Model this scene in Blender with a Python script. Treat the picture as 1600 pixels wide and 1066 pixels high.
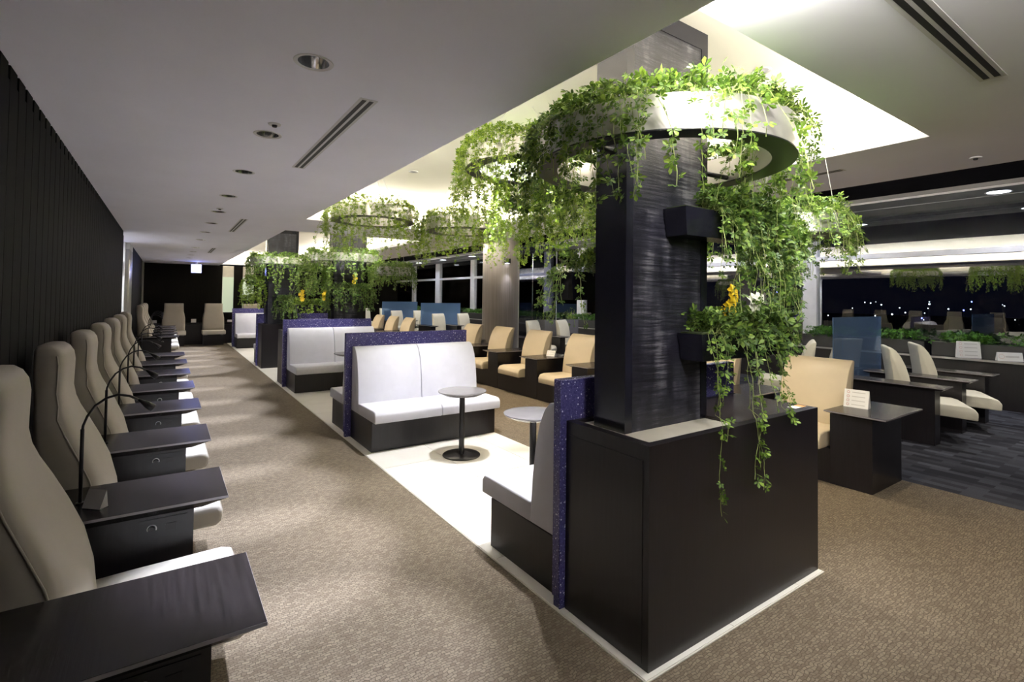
import bpy, bmesh, math, random
import numpy as np
from mathutils import Vector, Matrix

for o in list(bpy.data.objects):
    bpy.data.objects.remove(o, do_unlink=True)
scene = bpy.context.scene
C = scene.collection
PI = math.pi

# ------------------------------------------------------------------ camera
FPX, YAW, PITCH, ROLL, CY, EYE = 785.134, math.radians(34.517), math.radians(1.339), math.radians(0.7409), 447.95, 1.6
fw = Vector((math.sin(YAW) * math.cos(PITCH), math.cos(YAW) * math.cos(PITCH), math.sin(PITCH)))
rt = Vector((math.cos(YAW), -math.sin(YAW), 0))
up = rt.cross(fw)
r2 = math.cos(ROLL) * rt + math.sin(ROLL) * up
u2 = -math.sin(ROLL) * rt + math.cos(ROLL) * up
cam_d = bpy.data.cameras.new('camera')
cam = bpy.data.objects.new('camera', cam_d)
C.objects.link(cam)
cam_d.sensor_fit = 'HORIZONTAL'
cam_d.sensor_width = 36
cam_d.lens = FPX / 1600 * 36
cam_d.shift_y = (CY - 533) / 1600
cam_d.clip_start = 0.05
cam_d.clip_end = 1000
cam.matrix_world = Matrix(((r2.x, u2.x, -fw.x, 0), (r2.y, u2.y, -fw.y, 0), (r2.z, u2.z, -fw.z, EYE), (0, 0, 0, 1)))
scene.camera = cam

# ------------------------------------------------------------------ world, exposure
w = bpy.data.worlds.new('world')
scene.world = w
w.use_nodes = True
bg = w.node_tree.nodes['Background']
bg.inputs[0].default_value = (0.010, 0.012, 0.030, 1)
bg.inputs[1].default_value = 0.10
scene.view_settings.view_transform = 'Standard'
scene.view_settings.look = 'None'
scene.view_settings.gamma = 1
scene.view_settings.use_curve_mapping = False
scene.view_settings.exposure = 1.08

CEIL, ZR, RTOP = 2.58, 2.64, 3.10    # ceiling over the wall aisle, the step-up ceiling beside it, recess ceiling
R1Y0, R1Y1, R2Y0, R2Y1, RX0, RX1 = 1.09, 7.21, 8.66, 19.79, 1.453, 3.885
CX1 = 5.04                           # edge of the main ceiling towards the dark raised one
WX = 11.1                        # window wall
COOL = (0.80, 0.845, 1.0)
WARM = (1.0, 0.84, 0.62)
NEUT = (1.0, 0.95, 0.86)


def area(name, loc, sx, sy, power, col, rot=(0, 0, 0), spread=PI):
    l = bpy.data.lights.new(name, 'AREA')
    l.shape = 'RECTANGLE'
    l.size, l.size_y, l.energy, l.color = sx, sy, power, col
    l.spread = spread
    o = bpy.data.objects.new(name, l)
    o.location = loc
    o.rotation_euler = rot
    C.objects.link(o)
    return o


def spot(name, loc, power, col, deg=70, blend=0.7, rad=0.03, aim=None):
    l = bpy.data.lights.new(name, 'SPOT')
    l.energy, l.color = power, col
    l.spot_size, l.spot_blend, l.shadow_soft_size = math.radians(deg), blend, rad
    o = bpy.data.objects.new(name, l)
    o.location = loc
    if aim is not None:
        o.rotation_euler = (Vector(aim) - Vector(loc)).to_track_quat('-Z', 'Y').to_euler()
    C.objects.link(o)
    return o


# cove strips of the two ceiling recesses: they lie on the hidden ledge and shine up
COVE = 4.7
for (y0, y1) in ((R1Y0, R1Y1), (R2Y0, R2Y1)):
    L = y1 - y0
    for x, k in ((RX0 - 0.14, 0.8), (RX1 + 0.14, 1.3)):
        area('cove_lamp', (x, (y0 + y1) / 2, ZR + 0.1), 0.08, L, COVE * L * k, NEUT, (PI, 0, 0))
    for y in (y0 - 0.14, y1 + 0.14):
        area('cove_lamp', ((RX0 + RX1) / 2, y, ZR + 0.1), RX1 - RX0, 0.08, COVE * 1.3 * 2.2, NEUT, (PI, 0, 0))


# LED strip in the small step between the two ceilings, shining across the higher one
area('step_lamp', (RX0 + 0.018, -0.46, 2.612), 0.03, 3.0, 60, NEUT, (0, math.radians(-90), 0))


# ------------------------------------------------------------------ materials
def nt(name):
    m = bpy.data.materials.new(name)
    m.use_nodes = True
    n = m.node_tree.nodes
    return m, n, m.node_tree.links, n['Principled BSDF']


def objcoord(n, l, scale=(1, 1, 1), rot=(0, 0, 0), world=False):
    t = n.new('ShaderNodeTexCoord')
    mp = n.new('ShaderNodeMapping')
    mp.inputs['Scale'].default_value = scale
    mp.inputs['Rotation'].default_value = rot
    if world:
        g = n.new('ShaderNodeNewGeometry')
        l.new(g.outputs['Position'], mp.inputs['Vector'])
    else:
        l.new(t.outputs['Object'], mp.inputs['Vector'])
    return mp.outputs['Vector']


def ramp(n, l, fac, stops):
    r = n.new('ShaderNodeValToRGB')
    e = r.color_ramp.elements
    e[0].position, e[0].color = stops[0][0], (*stops[0][1], 1)
    e[1].position, e[1].color = stops[-1][0], (*stops[-1][1], 1)
    for p, c in stops[1:-1]:
        x = e.new(p)
        x.color = (*c, 1)
    l.new(fac, r.inputs[0])
    return r.outputs[0]


def noise(n, l, vec, scale, detail=3, rough=0.55):
    t = n.new('ShaderNodeTexNoise')
    t.inputs['Scale'].default_value = scale
    t.inputs['Detail'].default_value = detail
    t.inputs['Roughness'].default_value = rough
    l.new(vec, t.inputs['Vector'])
    return t.outputs['Fac']


def bump(n, l, h, bs, strength=0.2, dist=0.01):
    b = n.new('ShaderNodeBump')
    b.inputs['Strength'].default_value = strength
    b.inputs['Distance'].default_value = dist
    l.new(h, b.inputs['Height'])
    l.new(b.outputs[0], bs.inputs['Normal'])


def grain_mat(name, c0, c1, rough, stretch, scale=1.0, bmp=0.05, spec=0.5, world=False):
    m, n, l, b = nt(name)
    v = objcoord(n, l, stretch, world=world)
    f = noise(n, l, v, scale, 4, 0.6)
    l.new(ramp(n, l, f, [(0.3, c0), (0.7, c1)]), b.inputs['Base Color'])
    b.inputs['Roughness'].default_value = rough
    b.inputs['Specular IOR Level'].default_value = spec
    if bmp:
        bump(n, l, f, b, bmp, 0.004)
    return m


def plain(name, c, rough=0.5, metal=0.0, var=0.06, scale=8, bmp=0.0, spec=0.5):
    m, n, l, b = nt(name)
    v = objcoord(n, l)
    f = noise(n, l, v, scale, 3)
    a = tuple(max(0, x * (1 - var)) for x in c)
    d = tuple(min(1, x * (1 + var)) for x in c)
    l.new(ramp(n, l, f, [(0.3, a), (0.7, d)]), b.inputs['Base Color'])
    b.inputs['Roughness'].default_value = rough
    b.inputs['Metallic'].default_value = metal
    b.inputs['Specular IOR Level'].default_value = spec
    if bmp:
        f2 = noise(n, l, v, scale * 40, 2)
        bump(n, l, f2, b, bmp, 0.002)
    return m


def emit(name, c, s):
    m, n, l, b = nt(name)
    b.inputs['Base Color'].default_value = (*c, 1)
    b.inputs['Emission Color'].default_value = (*c, 1)
    b.inputs['Emission Strength'].default_value = s
    return m


M = {}
M['blackwood'] = grain_mat('black_oak', (0.0065, 0.0052, 0.0068), (0.0125, 0.0102, 0.0130), 0.34, (22, 22, 1.2), 3.0, 0.05)
M['wallwood'] = grain_mat('dark_wall_veneer', (0.0038, 0.0032, 0.0025), (0.0080, 0.0066, 0.0054), 0.7, (30, 30, 0.8), 2.0, 0.04, 0.10, world=True)
M['desktop'] = grain_mat('desk_veneer', (0.005, 0.004, 0.0045), (0.024, 0.019, 0.0205), 0.27, (60, 2.0, 2.0), 1.6, 0.04)
M['desktop_w'] = grain_mat('desk_veneer_turned', (0.022, 0.017, 0.016), (0.046, 0.036, 0.034), 0.26, (2.0, 60, 2.0), 1.6, 0.04)
M['edge'] = plain('desk_edge_highlight', (0.24, 0.22, 0.23), 0.35, 0.0, 0.08)  # paler grey paints the reflection along the desk top edges
M['orange'] = plain('orange_print', (0.75, 0.35, 0.12), 0.5)
M['beige'] = plain('beige_leather', (0.63, 0.53, 0.375), 0.42, 0, 0.04, 5, 0.06)
M['ivory'] = plain('ivory_leather', (0.66, 0.62, 0.51), 0.42, 0, 0.03, 5, 0.06)
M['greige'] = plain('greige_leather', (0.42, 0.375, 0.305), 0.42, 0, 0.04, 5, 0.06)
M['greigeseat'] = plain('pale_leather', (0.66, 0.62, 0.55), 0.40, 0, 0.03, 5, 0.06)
M['bench'] = plain('pale_grey_fabric', (0.62, 0.62, 0.68), 0.6, 0, 0.03, 10, 0.1)
M['liner'] = plain('cream_liner', (0.66, 0.62, 0.54), 0.5)
M['black'] = plain('black_paint', (0.010, 0.010, 0.013), 0.38, 0, 0.1)
M['blackmetal'] = plain('black_metal', (0.014, 0.013, 0.014), 0.33, 0.2, 0.1)
M['navyblack'] = grain_mat('navy_lacquer', (0.009, 0.009, 0.016), (0.013, 0.013, 0.022), 0.24, (3, 3, 1), 2.0, 0.0)
M['steel'] = plain('brushed_steel', (0.66, 0.64, 0.62), 0.28, 0.65, 0.06, 6)
M['jamb'] = plain('satin_steel_jamb', (0.42, 0.41, 0.36), 0.3, 0.8, 0.08, 3)
M['mullion'] = plain('grey_mullion', (0.66, 0.66, 0.70), 0.4, 0.2, 0.05)
M['ceil'] = plain('ceiling_paint', (0.87, 0.87, 0.97), 0.8, 0, 0.02, 2)
M['recess'] = plain('recess_paint', (0.84, 0.81, 0.72), 0.8, 0, 0.02, 2)
M['void'] = plain('dark_ceiling', (0.010, 0.009, 0.012), 0.95, 0, 0.1, 1, 0.0, 0.02)
M['soffit'] = plain('grey_soffit', (0.16, 0.155, 0.17), 0.5, 0, 0.05, 2)
M['white'] = plain('white_plastic', (0.80, 0.79, 0.77), 0.4, 0, 0.02)
M['whitewall'] = plain('white_wall', (0.78, 0.78, 0.78), 0.6, 0, 0.02)
M['chrome'] = plain('chrome', (0.85, 0.85, 0.86), 0.12, 1.0, 0.03)
M['slot'] = plain('diffuser_slot', (0.012, 0.012, 0.014), 0.5)
M['framew'] = plain('diffuser_frame', (0.62, 0.61, 0.62), 0.4)
M['soil'] = plain('moss_soil', (0.030, 0.045, 0.012), 0.9, 0, 0.3, 30)
M['stem'] = plain('vine_stem', (0.30, 0.36, 0.12), 0.6, 0, 0.15, 20)
M['yellow'] = plain('yellow_petal', (0.85, 0.60, 0.02), 0.5, 0, 0.1, 20)
M['whitepetal'] = plain('white_petal', (0.85, 0.84, 0.78), 0.5, 0, 0.03, 20)
M['cardred'] = plain('card_red_print', (0.60, 0.25, 0.22), 0.6)
M['cardgrey'] = plain('card_grey_print', (0.56, 0.54, 0.52), 0.6)
M['sign'] = emit('sign_light', (0.28, 0.32, 1.0), 5.0)
M['lens'] = emit('downlight_lens', (1.0, 0.97, 0.95), 7.0)
M['soffitlens'] = emit('soffit_lens', (0.85, 0.87, 1.0), 5.0)
M['city'] = emit('city_lamp', (0.85, 0.9, 1.0), 5.0)
M['cityblue'] = emit('city_lamp_blue', (0.15, 0.2, 1.0), 9.0)
M['outside'] = plain('night_ground', (0.008, 0.009, 0.012), 0.7)
M['frost'] = emit('frosted_niche_glass', (0.62, 0.72, 0.56), 0.22)


def m_terrazzo():
    m, n, l, b = nt('blue_speckled_stone')
    v = objcoord(n, l, world=True)
    base = ramp(n, l, noise(n, l, v, 90, 3), [(0.35, (0.050, 0.045, 0.165)), (0.65, (0.105, 0.098, 0.28))])
    col = base
    for sc, thr, c in ((48, 0.22, (0.70, 0.71, 0.90)), (85, 0.24, (0.34, 0.34, 0.66))):
        vo = n.new('ShaderNodeTexVoronoi')
        vo.inputs['Scale'].default_value = sc
        l.new(v, vo.inputs['Vector'])
        lt = n.new('ShaderNodeMath')
        lt.operation = 'LESS_THAN'
        lt.inputs[1].default_value = thr
        l.new(vo.outputs['Distance'], lt.inputs[0])
        sep = n.new('ShaderNodeSeparateColor')
        l.new(vo.outputs['Color'], sep.inputs[0])
        gt = n.new('ShaderNodeMath')
        gt.operation = 'GREATER_THAN'
        gt.inputs[1].default_value = 0.55
        l.new(sep.outputs[0], gt.inputs[0])
        mu = n.new('ShaderNodeMath')
        mu.operation = 'MULTIPLY'
        l.new(lt.outputs[0], mu.inputs[0])
        l.new(gt.outputs[0], mu.inputs[1])
        mx = n.new('ShaderNodeMix')
        mx.data_type = 'RGBA'
        l.new(mu.outputs[0], mx.inputs['Factor'])
        l.new(col, mx.inputs['A'])
        mx.inputs['B'].default_value = (*c, 1)
        col = mx.outputs['Result']
    l.new(col, b.inputs['Base Color'])
    b.inputs['Roughness'].default_value = 0.22
    return m


def m_carpet():
    m, n, l, b = nt('brown_woven_carpet')
    v = objcoord(n, l, world=True)
    nw = n.new('ShaderNodeTexNoise')
    nw.inputs['Scale'].default_value = 22
    l.new(v, nw.inputs['Vector'])
    add = n.new('ShaderNodeVectorMath')
    add.operation = 'MULTIPLY_ADD'
    l.new(nw.outputs['Color'], add.inputs[0])
    add.inputs[1].default_value = (0.035, 0.035, 0)
    l.new(v, add.inputs[2])
    br = n.new('ShaderNodeTexBrick')
    br.inputs['Scale'].default_value = 24
    br.inputs['Mortar Size'].default_value = 0.055
    br.inputs['Mortar Smooth'].default_value = 0.6
    br.inputs['Bias'].default_value = 0.0
    br.inputs['Brick Width'].default_value = 0.62
    br.inputs['Row Height'].default_value = 0.36
    br.inputs['Color1'].default_value = (0.150, 0.117, 0.079, 1)
    br.inputs['Color2'].default_value = (0.240, 0.195, 0.138, 1)
    br.inputs['Mortar'].default_value = (0.100, 0.077, 0.052, 1)
    l.new(add.outputs[0], br.inputs['Vector'])
    f = noise(n, l, v, 240, 2)
    mx = n.new('ShaderNodeMix')
    mx.data_type = 'RGBA'
    mx.blend_type = 'MULTIPLY'
    mx.inputs['Factor'].default_value = 0.6
    l.new(br.outputs['Color'], mx.inputs['A'])
    l.new(ramp(n, l, f, [(0.3, (0.55, 0.55, 0.55)), (0.7, (1, 1, 1))]), mx.inputs['B'])
    l.new(mx.outputs['Result'], b.inputs['Base Color'])
    b.inputs['Roughness'].default_value = 0.8
    b.inputs['Specular IOR Level'].default_value = 0.25
    bump(n, l, br.outputs['Fac'], b, 0.25, -0.003)
    return m


def m_darkcarpet():
    m, n, l, b = nt('charcoal_block_carpet')
    v = objcoord(n, l, (1, 1, 1), (0, 0, PI / 2), world=True)
    br = n.new('ShaderNodeTexBrick')
    br.inputs['Scale'].default_value = 3.0
    br.inputs['Mortar Size'].default_value = 0.0
    br.inputs['Brick Width'].default_value = 0.75
    br.inputs['Row Height'].default_value = 0.26
    br.inputs['Bias'].default_value = -0.1
    br.inputs['Color1'].default_value = (0.016, 0.016, 0.022, 1)
    br.inputs['Color2'].default_value = (0.075, 0.077, 0.095, 1)
    l.new(v, br.inputs['Vector'])
    f = noise(n, l, v, 130, 2)
    mx = n.new('ShaderNodeMix')
    mx.data_type = 'RGBA'
    mx.blend_type = 'MULTIPLY'
    mx.inputs['Factor'].default_value = 0.7
    l.new(br.outputs['Color'], mx.inputs['A'])
    l.new(ramp(n, l, f, [(0.3, (0.5, 0.5, 0.5)), (0.7, (1, 1, 1))]), mx.inputs['B'])
    l.new(mx.outputs['Result'], b.inputs['Base Color'])
    b.inputs['Roughness'].default_value = 0.9
    b.inputs['Specular IOR Level'].default_value = 0.2
    return m


def m_texpanel():
    m, n, l, b = nt('scraped_dark_panel')
    v = objcoord(n, l, (3.5, 3.5, 60), world=True)
    f = noise(n, l, v, 1.4, 6, 0.7)
    v2 = objcoord(n, l, (9, 9, 2.0), world=True)
    f2 = noise(n, l, v2, 1.0, 3)
    mu = n.new('ShaderNodeMath')
    mu.operation = 'MULTIPLY'
    l.new(f, mu.inputs[0])
    l.new(f2, mu.inputs[1])
    l.new(ramp(n, l, mu.outputs[0], [(0.20, (0.012, 0.012, 0.020)), (0.29, (0.032, 0.032, 0.046)), (0.38, (0.13, 0.127, 0.15))]), b.inputs['Base Color'])
    b.inputs['Roughness'].default_value = 0.34
    bump(n, l, f, b, 0.5, 0.006)
    return m


def m_tile():
    m, n, l, b = nt('cream_floor_tile')
    v = objcoord(n, l, world=True)
    f = noise(n, l, v, 3, 4)
    l.new(ramp(n, l, f, [(0.3, (0.77, 0.74, 0.67)), (0.7, (0.83, 0.80, 0.74))]), b.inputs['Base Color'])
    b.inputs['Roughness'].default_value = 0.32
    return m


def m_glass(name, tint, gloss, rough=0.0, ior=1.5, boost=0.0):
    m, n, l, b = nt(name)
    n.remove(b)
    out = n['Material Output']
    tr = n.new('ShaderNodeBsdfTransparent')
    tr.inputs[0].default_value = (*tint, 1)
    gl = n.new('ShaderNodeBsdfGlossy')
    gl.inputs['Roughness'].default_value = rough
    gl.inputs['Color'].default_value = (*gloss, 1)
    fr = n.new('ShaderNodeFresnel')
    fr.inputs['IOR'].default_value = ior
    ad = n.new('ShaderNodeMath')
    ad.inputs[1].default_value = boost
    l.new(fr.outputs[0], ad.inputs[0])
    mx = n.new('ShaderNodeMixShader')
    l.new(ad.outputs[0], mx.inputs[0])
    l.new(tr.outputs[0], mx.inputs[1])
    l.new(gl.outputs[0], mx.inputs[2])
    l.new(mx.outputs[0], out.inputs[0])
    return m


def m_blueglass():
    m, n, l, b = nt('blue_film_glass')
    n.remove(b)
    out = n['Material Output']
    v = objcoord(n, l, (26, 26, 0.3))
    f = noise(n, l, v, 1.0, 2)
    tr = n.new('ShaderNodeBsdfTransparent')
    l.new(ramp(n, l, f, [(0.3, (0.58, 0.73, 0.90)), (0.7, (0.66, 0.79, 0.94))]), tr.inputs[0])
    df = n.new('ShaderNodeBsdfDiffuse')
    df.inputs[0].default_value = (0.34, 0.55, 0.95, 1)
    m1 = n.new('ShaderNodeMixShader')
    m1.inputs[0].default_value = 0.34
    l.new(tr.outputs[0], m1.inputs[1])
    l.new(df.outputs[0], m1.inputs[2])
    gl = n.new('ShaderNodeBsdfGlossy')
    gl.inputs['Roughness'].default_value = 0.05
    fr = n.new('ShaderNodeFresnel')
    m2 = n.new('ShaderNodeMixShader')
    l.new(fr.outputs[0], m2.inputs[0])
    l.new(m1.outputs[0], m2.inputs[1])
    l.new(gl.outputs[0], m2.inputs[2])
    l.new(m2.outputs[0], out.inputs[0])
    return m


def m_leaf(name, stops, trans=0.35):
    m, n, l, b = nt(name)
    out = n['Material Output']
    g = n.new('ShaderNodeNewGeometry')
    col = ramp(n, l, g.outputs['Random Per Island'], stops)
    l.new(col, b.inputs['Base Color'])
    b.inputs['Roughness'].default_value = 0.45
    t = n.new('ShaderNodeBsdfTranslucent')
    l.new(col, t.inputs[0])
    mx = n.new('ShaderNodeMixShader')
    mx.inputs[0].default_value = trans
    l.new(b.outputs[0], mx.inputs[1])
    l.new(t.outputs[0], mx.inputs[2])
    l.new(mx.outputs[0], out.inputs[0])
    return m


M['terrazzo'] = m_terrazzo()
M['carpet'] = m_carpet()
M['darkcarpet'] = m_darkcarpet()
M['texpanel'] = m_texpanel()
M['tile'] = m_tile()
M['window'] = m_glass('window_glass', (0.90, 0.93, 0.95), (1, 1, 1), 0.0, 1.5, 0.12)
M['smoked'] = m_glass('smoked_glass', (0.45, 0.47, 0.55), (1, 1, 1), 0.0, 1.5, 0.02)
M['blueglass'] = m_blueglass()
M['veneer'] = grain_mat('pale_column_veneer', (0.26, 0.225, 0.205), (0.38, 0.34, 0.315), 0.32, (40, 40, 0.6), 1.4, 0.0)
M['leaf'] = m_leaf('ivy_leaf', [(0.0, (0.038, 0.085, 0.012)), (0.55, (0.110, 0.205, 0.026)), (1.0, (0.27, 0.40, 0.06))])
M['leaf2'] = m_leaf('pale_vine_leaf', [(0.0, (0.085, 0.165, 0.012)), (0.5, (0.20, 0.32, 0.028)), (1.0, (0.38, 0.51, 0.06))], 0.45)
M['leaf3'] = m_leaf('deep_vine_leaf', [(0.0, (0.030, 0.070, 0.016)), (0.6, (0.085, 0.165, 0.028)), (1.0, (0.21, 0.33, 0.055))], 0.30)
M['fern'] = m_leaf('window_plant_leaf', [(0.0, (0.03, 0.10, 0.012)), (1.0, (0.11, 0.26, 0.03))], 0.25)


# ------------------------------------------------------------------ mesh helpers
def link(name, me, mat=None, parent=None, loc=None):
    o = bpy.data.objects.new(name, me)
    C.objects.link(o)
    if mat is not None and len(me.materials) == 0:
        me.materials.append(M[mat] if isinstance(mat, str) else mat)
    if parent is not None:
        o.parent = parent
    if loc is not None:
        o.location = loc
    return o


def pyd(name, v, f, smooth=False):
    me = bpy.data.meshes.new(name)
    me.from_pydata([tuple(p) for p in v], [], f)
    me.update()
    bm = bmesh.new()
    bm.from_mesh(me)
    bmesh.ops.recalc_face_normals(bm, faces=bm.faces)
    bm.to_mesh(me)
    bm.free()
    if smooth:
        for p in me.polygons:
            p.use_smooth = True
    return me


BF = [(0, 3, 2, 1), (4, 5, 6, 7), (0, 1, 5, 4), (1, 2, 6, 5), (2, 3, 7, 6), (3, 0, 4, 7)]


def boxm(name, x0, x1, y0, y1, z0, z1, bev=0.0, seg=2):
    v = [(x0, y0, z0), (x1, y0, z0), (x1, y1, z0), (x0, y1, z0), (x0, y0, z1), (x1, y0, z1), (x1, y1, z1), (x0, y1, z1)]
    me = bpy.data.meshes.new(name)
    me.from_pydata(v, [], BF)
    if bev:
        dobev(me, bev, seg)
    me.update()
    return me


def dobev(me, bev, seg=2, ang=0.5, smooth=True):
    bm = bmesh.new()
    bm.from_mesh(me)
    es = [e for e in bm.edges if len(e.link_faces) == 2 and e.calc_face_angle(0) > ang]
    bmesh.ops.bevel(bm, geom=es, offset=bev, segments=seg, profile=0.5, affect='EDGES')
    if smooth:
        for f in bm.faces:
            f.smooth = True
    bm.to_mesh(me)
    bm.free()
    if smooth:
        try:
            me.set_sharp_from_angle(angle=math.radians(40))
        except Exception:
            pass


def box(name, mat, x0, x1, y0, y1, z0, z1, parent=None, bev=0.0, seg=2):
    """box mesh; a parented box is given in the parent's own coordinates"""
    return link(name, boxm(name, x0, x1, y0, y1, z0, z1, bev, seg), mat, parent)


def prism(name, prof, axis, lo, hi, bev=0.0, seg=2, ang=0.6):
    n = len(prof)
    v = []
    for e in (lo, hi):
        for a, b in prof:
            v.append({'x': (e, a, b), 'y': (a, e, b), 'z': (a, b, e)}[axis])
    f = [tuple(range(n)), tuple(range(n, 2 * n))] + [(i, (i + 1) % n, n + (i + 1) % n, n + i) for i in range(n)]
    me = pyd(name, v, f)
    if bev:
        dobev(me, bev, seg, ang)
    return me


def lathe(name, prof, seg=32, smooth=True):
    v, f = [], []
    n = len(prof)
    for i in range(seg):
        a = 2 * PI * i / seg
        for r, z in prof:
            v.append((r * math.cos(a), r * math.sin(a), z))
    for i in range(seg):
        j = (i + 1) % seg
        for k in range(n - 1):
            f.append((i * n + k, j * n + k, j * n + k + 1, i * n + k + 1))
    me = pyd(name, v, f, False)
    bm = bmesh.new()
    bm.from_mesh(me)
    bmesh.ops.remove_doubles(bm, verts=bm.verts, dist=1e-5)
    bmesh.ops.recalc_face_normals(bm, faces=bm.faces)
    if smooth:
        for q in bm.faces:
            q.smooth = True
    bm.to_mesh(me)
    bm.free()
    if smooth:
        me.set_sharp_from_angle(angle=math.radians(40))
    return me


def tube_arrays(pts, rad, seg=6):
    pts = [Vector(p) for p in pts]
    rads = rad if isinstance(rad, (list, tuple)) else [rad] * len(pts)
    v, f = [], []
    up_ = Vector((0.31, 0.2, 0.93))
    for i, p in enumerate(pts):
        t = (pts[min(i + 1, len(pts) - 1)] - pts[max(i - 1, 0)]).normalized()
        a = t.cross(up_)
        if a.length < 1e-3:
            a = t.cross(Vector((1, 0, 0)))
        a.normalize()
        b = t.cross(a)
        for k in range(seg):
            th = 2 * PI * k / seg
            v.append(p + rads[i] * (math.cos(th) * a + math.sin(th) * b))
    for i in range(len(pts) - 1):
        for k in range(seg):
            k2 = (k + 1) % seg
            f.append((i * seg + k, i * seg + k2, (i + 1) * seg + k2, (i + 1) * seg + k))
    f.append(tuple(range(seg)))
    f.append(tuple(range((len(pts) - 1) * seg, len(pts) * seg)))
    return v, f


def tube(name, pts, rad, seg=8):
    v, f = tube_arrays(pts, rad, seg)
    return pyd(name, v, f, True)


def tubes(name, lines, rad, seg=3):
    V, F = [], []
    for p in lines:
        v, f = tube_arrays(p, rad, seg)
        o = len(V)
        V += v
        F += [tuple(i + o for i in q) for q in f]
    me = bpy.data.meshes.new(name)
    me.from_pydata(V, [], F)
    me.update()
    return me


def merge(name, meshes):
    V, F = [], []
    for me in meshes:
        o = len(V)
        V += [tuple(x.co) for x in me.vertices]
        F += [tuple(i + o for i in p.vertices) for p in me.polygons]
    m = bpy.data.meshes.new(name)
    m.from_pydata(V, [], F)
    m.update()
    return m


def thing(name, label, cat, loc=(0, 0, 0), rz=0.0, group=None):
    o = bpy.data.objects.new(name, None)
    C.objects.link(o)
    o.empty_display_size = 0.1
    o.location = loc
    o.rotation_euler = (0, 0, rz)
    return tag(o, label, cat, group)


def tag(o, label, cat, group=None):
    o['label'], o['category'] = label, cat
    if group:
        o['group'] = group
    return o


def struct(o, label=None):
    o['kind'] = 'structure'
    if label:
        o['label'] = label
    return o


def stuff(o):
    o['kind'] = 'stuff'
    return o


def dup(root, loc, rz=None, label=None):
    """copy of a thing with copies of its parts and sub-parts (mesh data shared)"""
    r = root.copy()
    C.objects.link(r)
    r.location = loc
    if rz is not None:
        r.rotation_euler = (0, 0, rz)
    if label:
        r['label'] = label
    for ch in list(root.children):
        c = ch.copy()
        C.objects.link(c)
        c.parent = r
        for g in list(ch.children):
            d = g.copy()
            C.objects.link(d)
            d.parent = c
    return r


ORD = ['first', 'second', 'third', 'fourth', 'fifth', 'sixth', 'seventh', 'eighth', 'ninth', 'tenth', 'eleventh', 'twelfth', 'thirteenth', 'fourteenth']


# direction of a photo pixel; a point follows from the plane that the thing touches
def ray(x, y):
    return r2 * ((x - 800) / FPX) + u2 * (-(y - CY) / FPX) + fw


def on(axis, val, x, y):
    d = ray(x, y)
    e = Vector((0, 0, EYE))
    return e + d * ((val - e[axis]) / d[axis])


# ================================================================== SETTING
XR = 5.53
struct(box('floor', 'carpet', -2.2, XR, -2.0, 20.2, -0.10, 0.0), 'brown woven carpet of the aisles')
struct(box('floor_charcoal', 'darkcarpet', XR + 0.004, WX + 0.3, -2.0, 28, -0.10, 0.0), 'charcoal block-pattern carpet by the windows')
struct(box('floor_extension', 'carpet', 3.4, XR, 20.204, 28, -0.10, 0.0), 'brown carpet beyond the far wall corner')

# cream tile strip: every tile is its own piece, joints recessed
strip = struct(box('floor_tile_strip', 'liner', 1.685, 3.255, 1.425, 19.3, 0.0, 0.004), 'strip of cream floor tiles under the benches')
ty = [1.43] + [1.962 + 0.642 * k for k in range(27)] + [19.29]
tx = [1.69, 2.33, 2.97, 3.25]
tcache = {}
for i in range(len(ty) - 1):
    for j in range(3):
        wdt, dpt = tx[j + 1] - tx[j] - 0.004, ty[i + 1] - ty[i] - 0.004
        key = (round(wdt, 3), round(dpt, 3))
        if key not in tcache:
            tcache[key] = boxm('tile', 0, wdt, 0, dpt, 0, 0.0035)
        link('tile', tcache[key], 'tile', strip, (tx[j] + 0.002, ty[i] + 0.002, 0.004))

# ceiling with the two recess openings
T = 0.06
DLY = [1.04, 2.20, 3.36, 4.50, 5.70, 6.86, 8.03, 9.25, 10.6, 12.45, 13.7, 14.9, 16.1, 17.3]
DX, DH = 0.487, 0.09
cl = [(-2.2, DX - DH, -2.0, 20.2), (DX + DH, RX0, -2.0, 20.2)]
cr = [(RX1, CX1, -2.0, 28), (RX0, RX1, -2.0, R1Y0), (RX0, RX1, R1Y1, R2Y0), (RX0, RX1, R2Y1, 20.2)]
yy = -2.0
for y in DLY + [20.2 + DH]:
    cl.append((DX - DH, DX + DH, yy, y - DH))
    yy = y + DH


def hole_plate(x, y, h, r, z, n=32):
    V, F = [], []
    for i in range(n):
        a = 2 * PI * (i + 0.5) / n
        c, s_ = math.cos(a), math.sin(a)
        k_ = h / max(abs(c), abs(s_))
        V += [(x + r * c, y + r * s_, z), (x + k_ * c, y + k_ * s_, z)]
    for i in range(n):
        j = (i + 1) % n
        F.append((2 * i, 2 * i + 1, 2 * j + 1, 2 * j))
    for k in range(4):
        a = math.radians(45 + 90 * k)
        i0 = int(n * (45 + 90 * k) / 360 - 0.5)
        V.append((x + h * math.copysign(1, math.cos(a)), y + h * math.copysign(1, math.sin(a)), z))
        F.append((2 * i0 + 1, len(V) - 1, 2 * ((i0 + 1) % n) + 1))
    me = bpy.data.meshes.new('plate')
    me.from_pydata(V, [], F)
    return me


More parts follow.
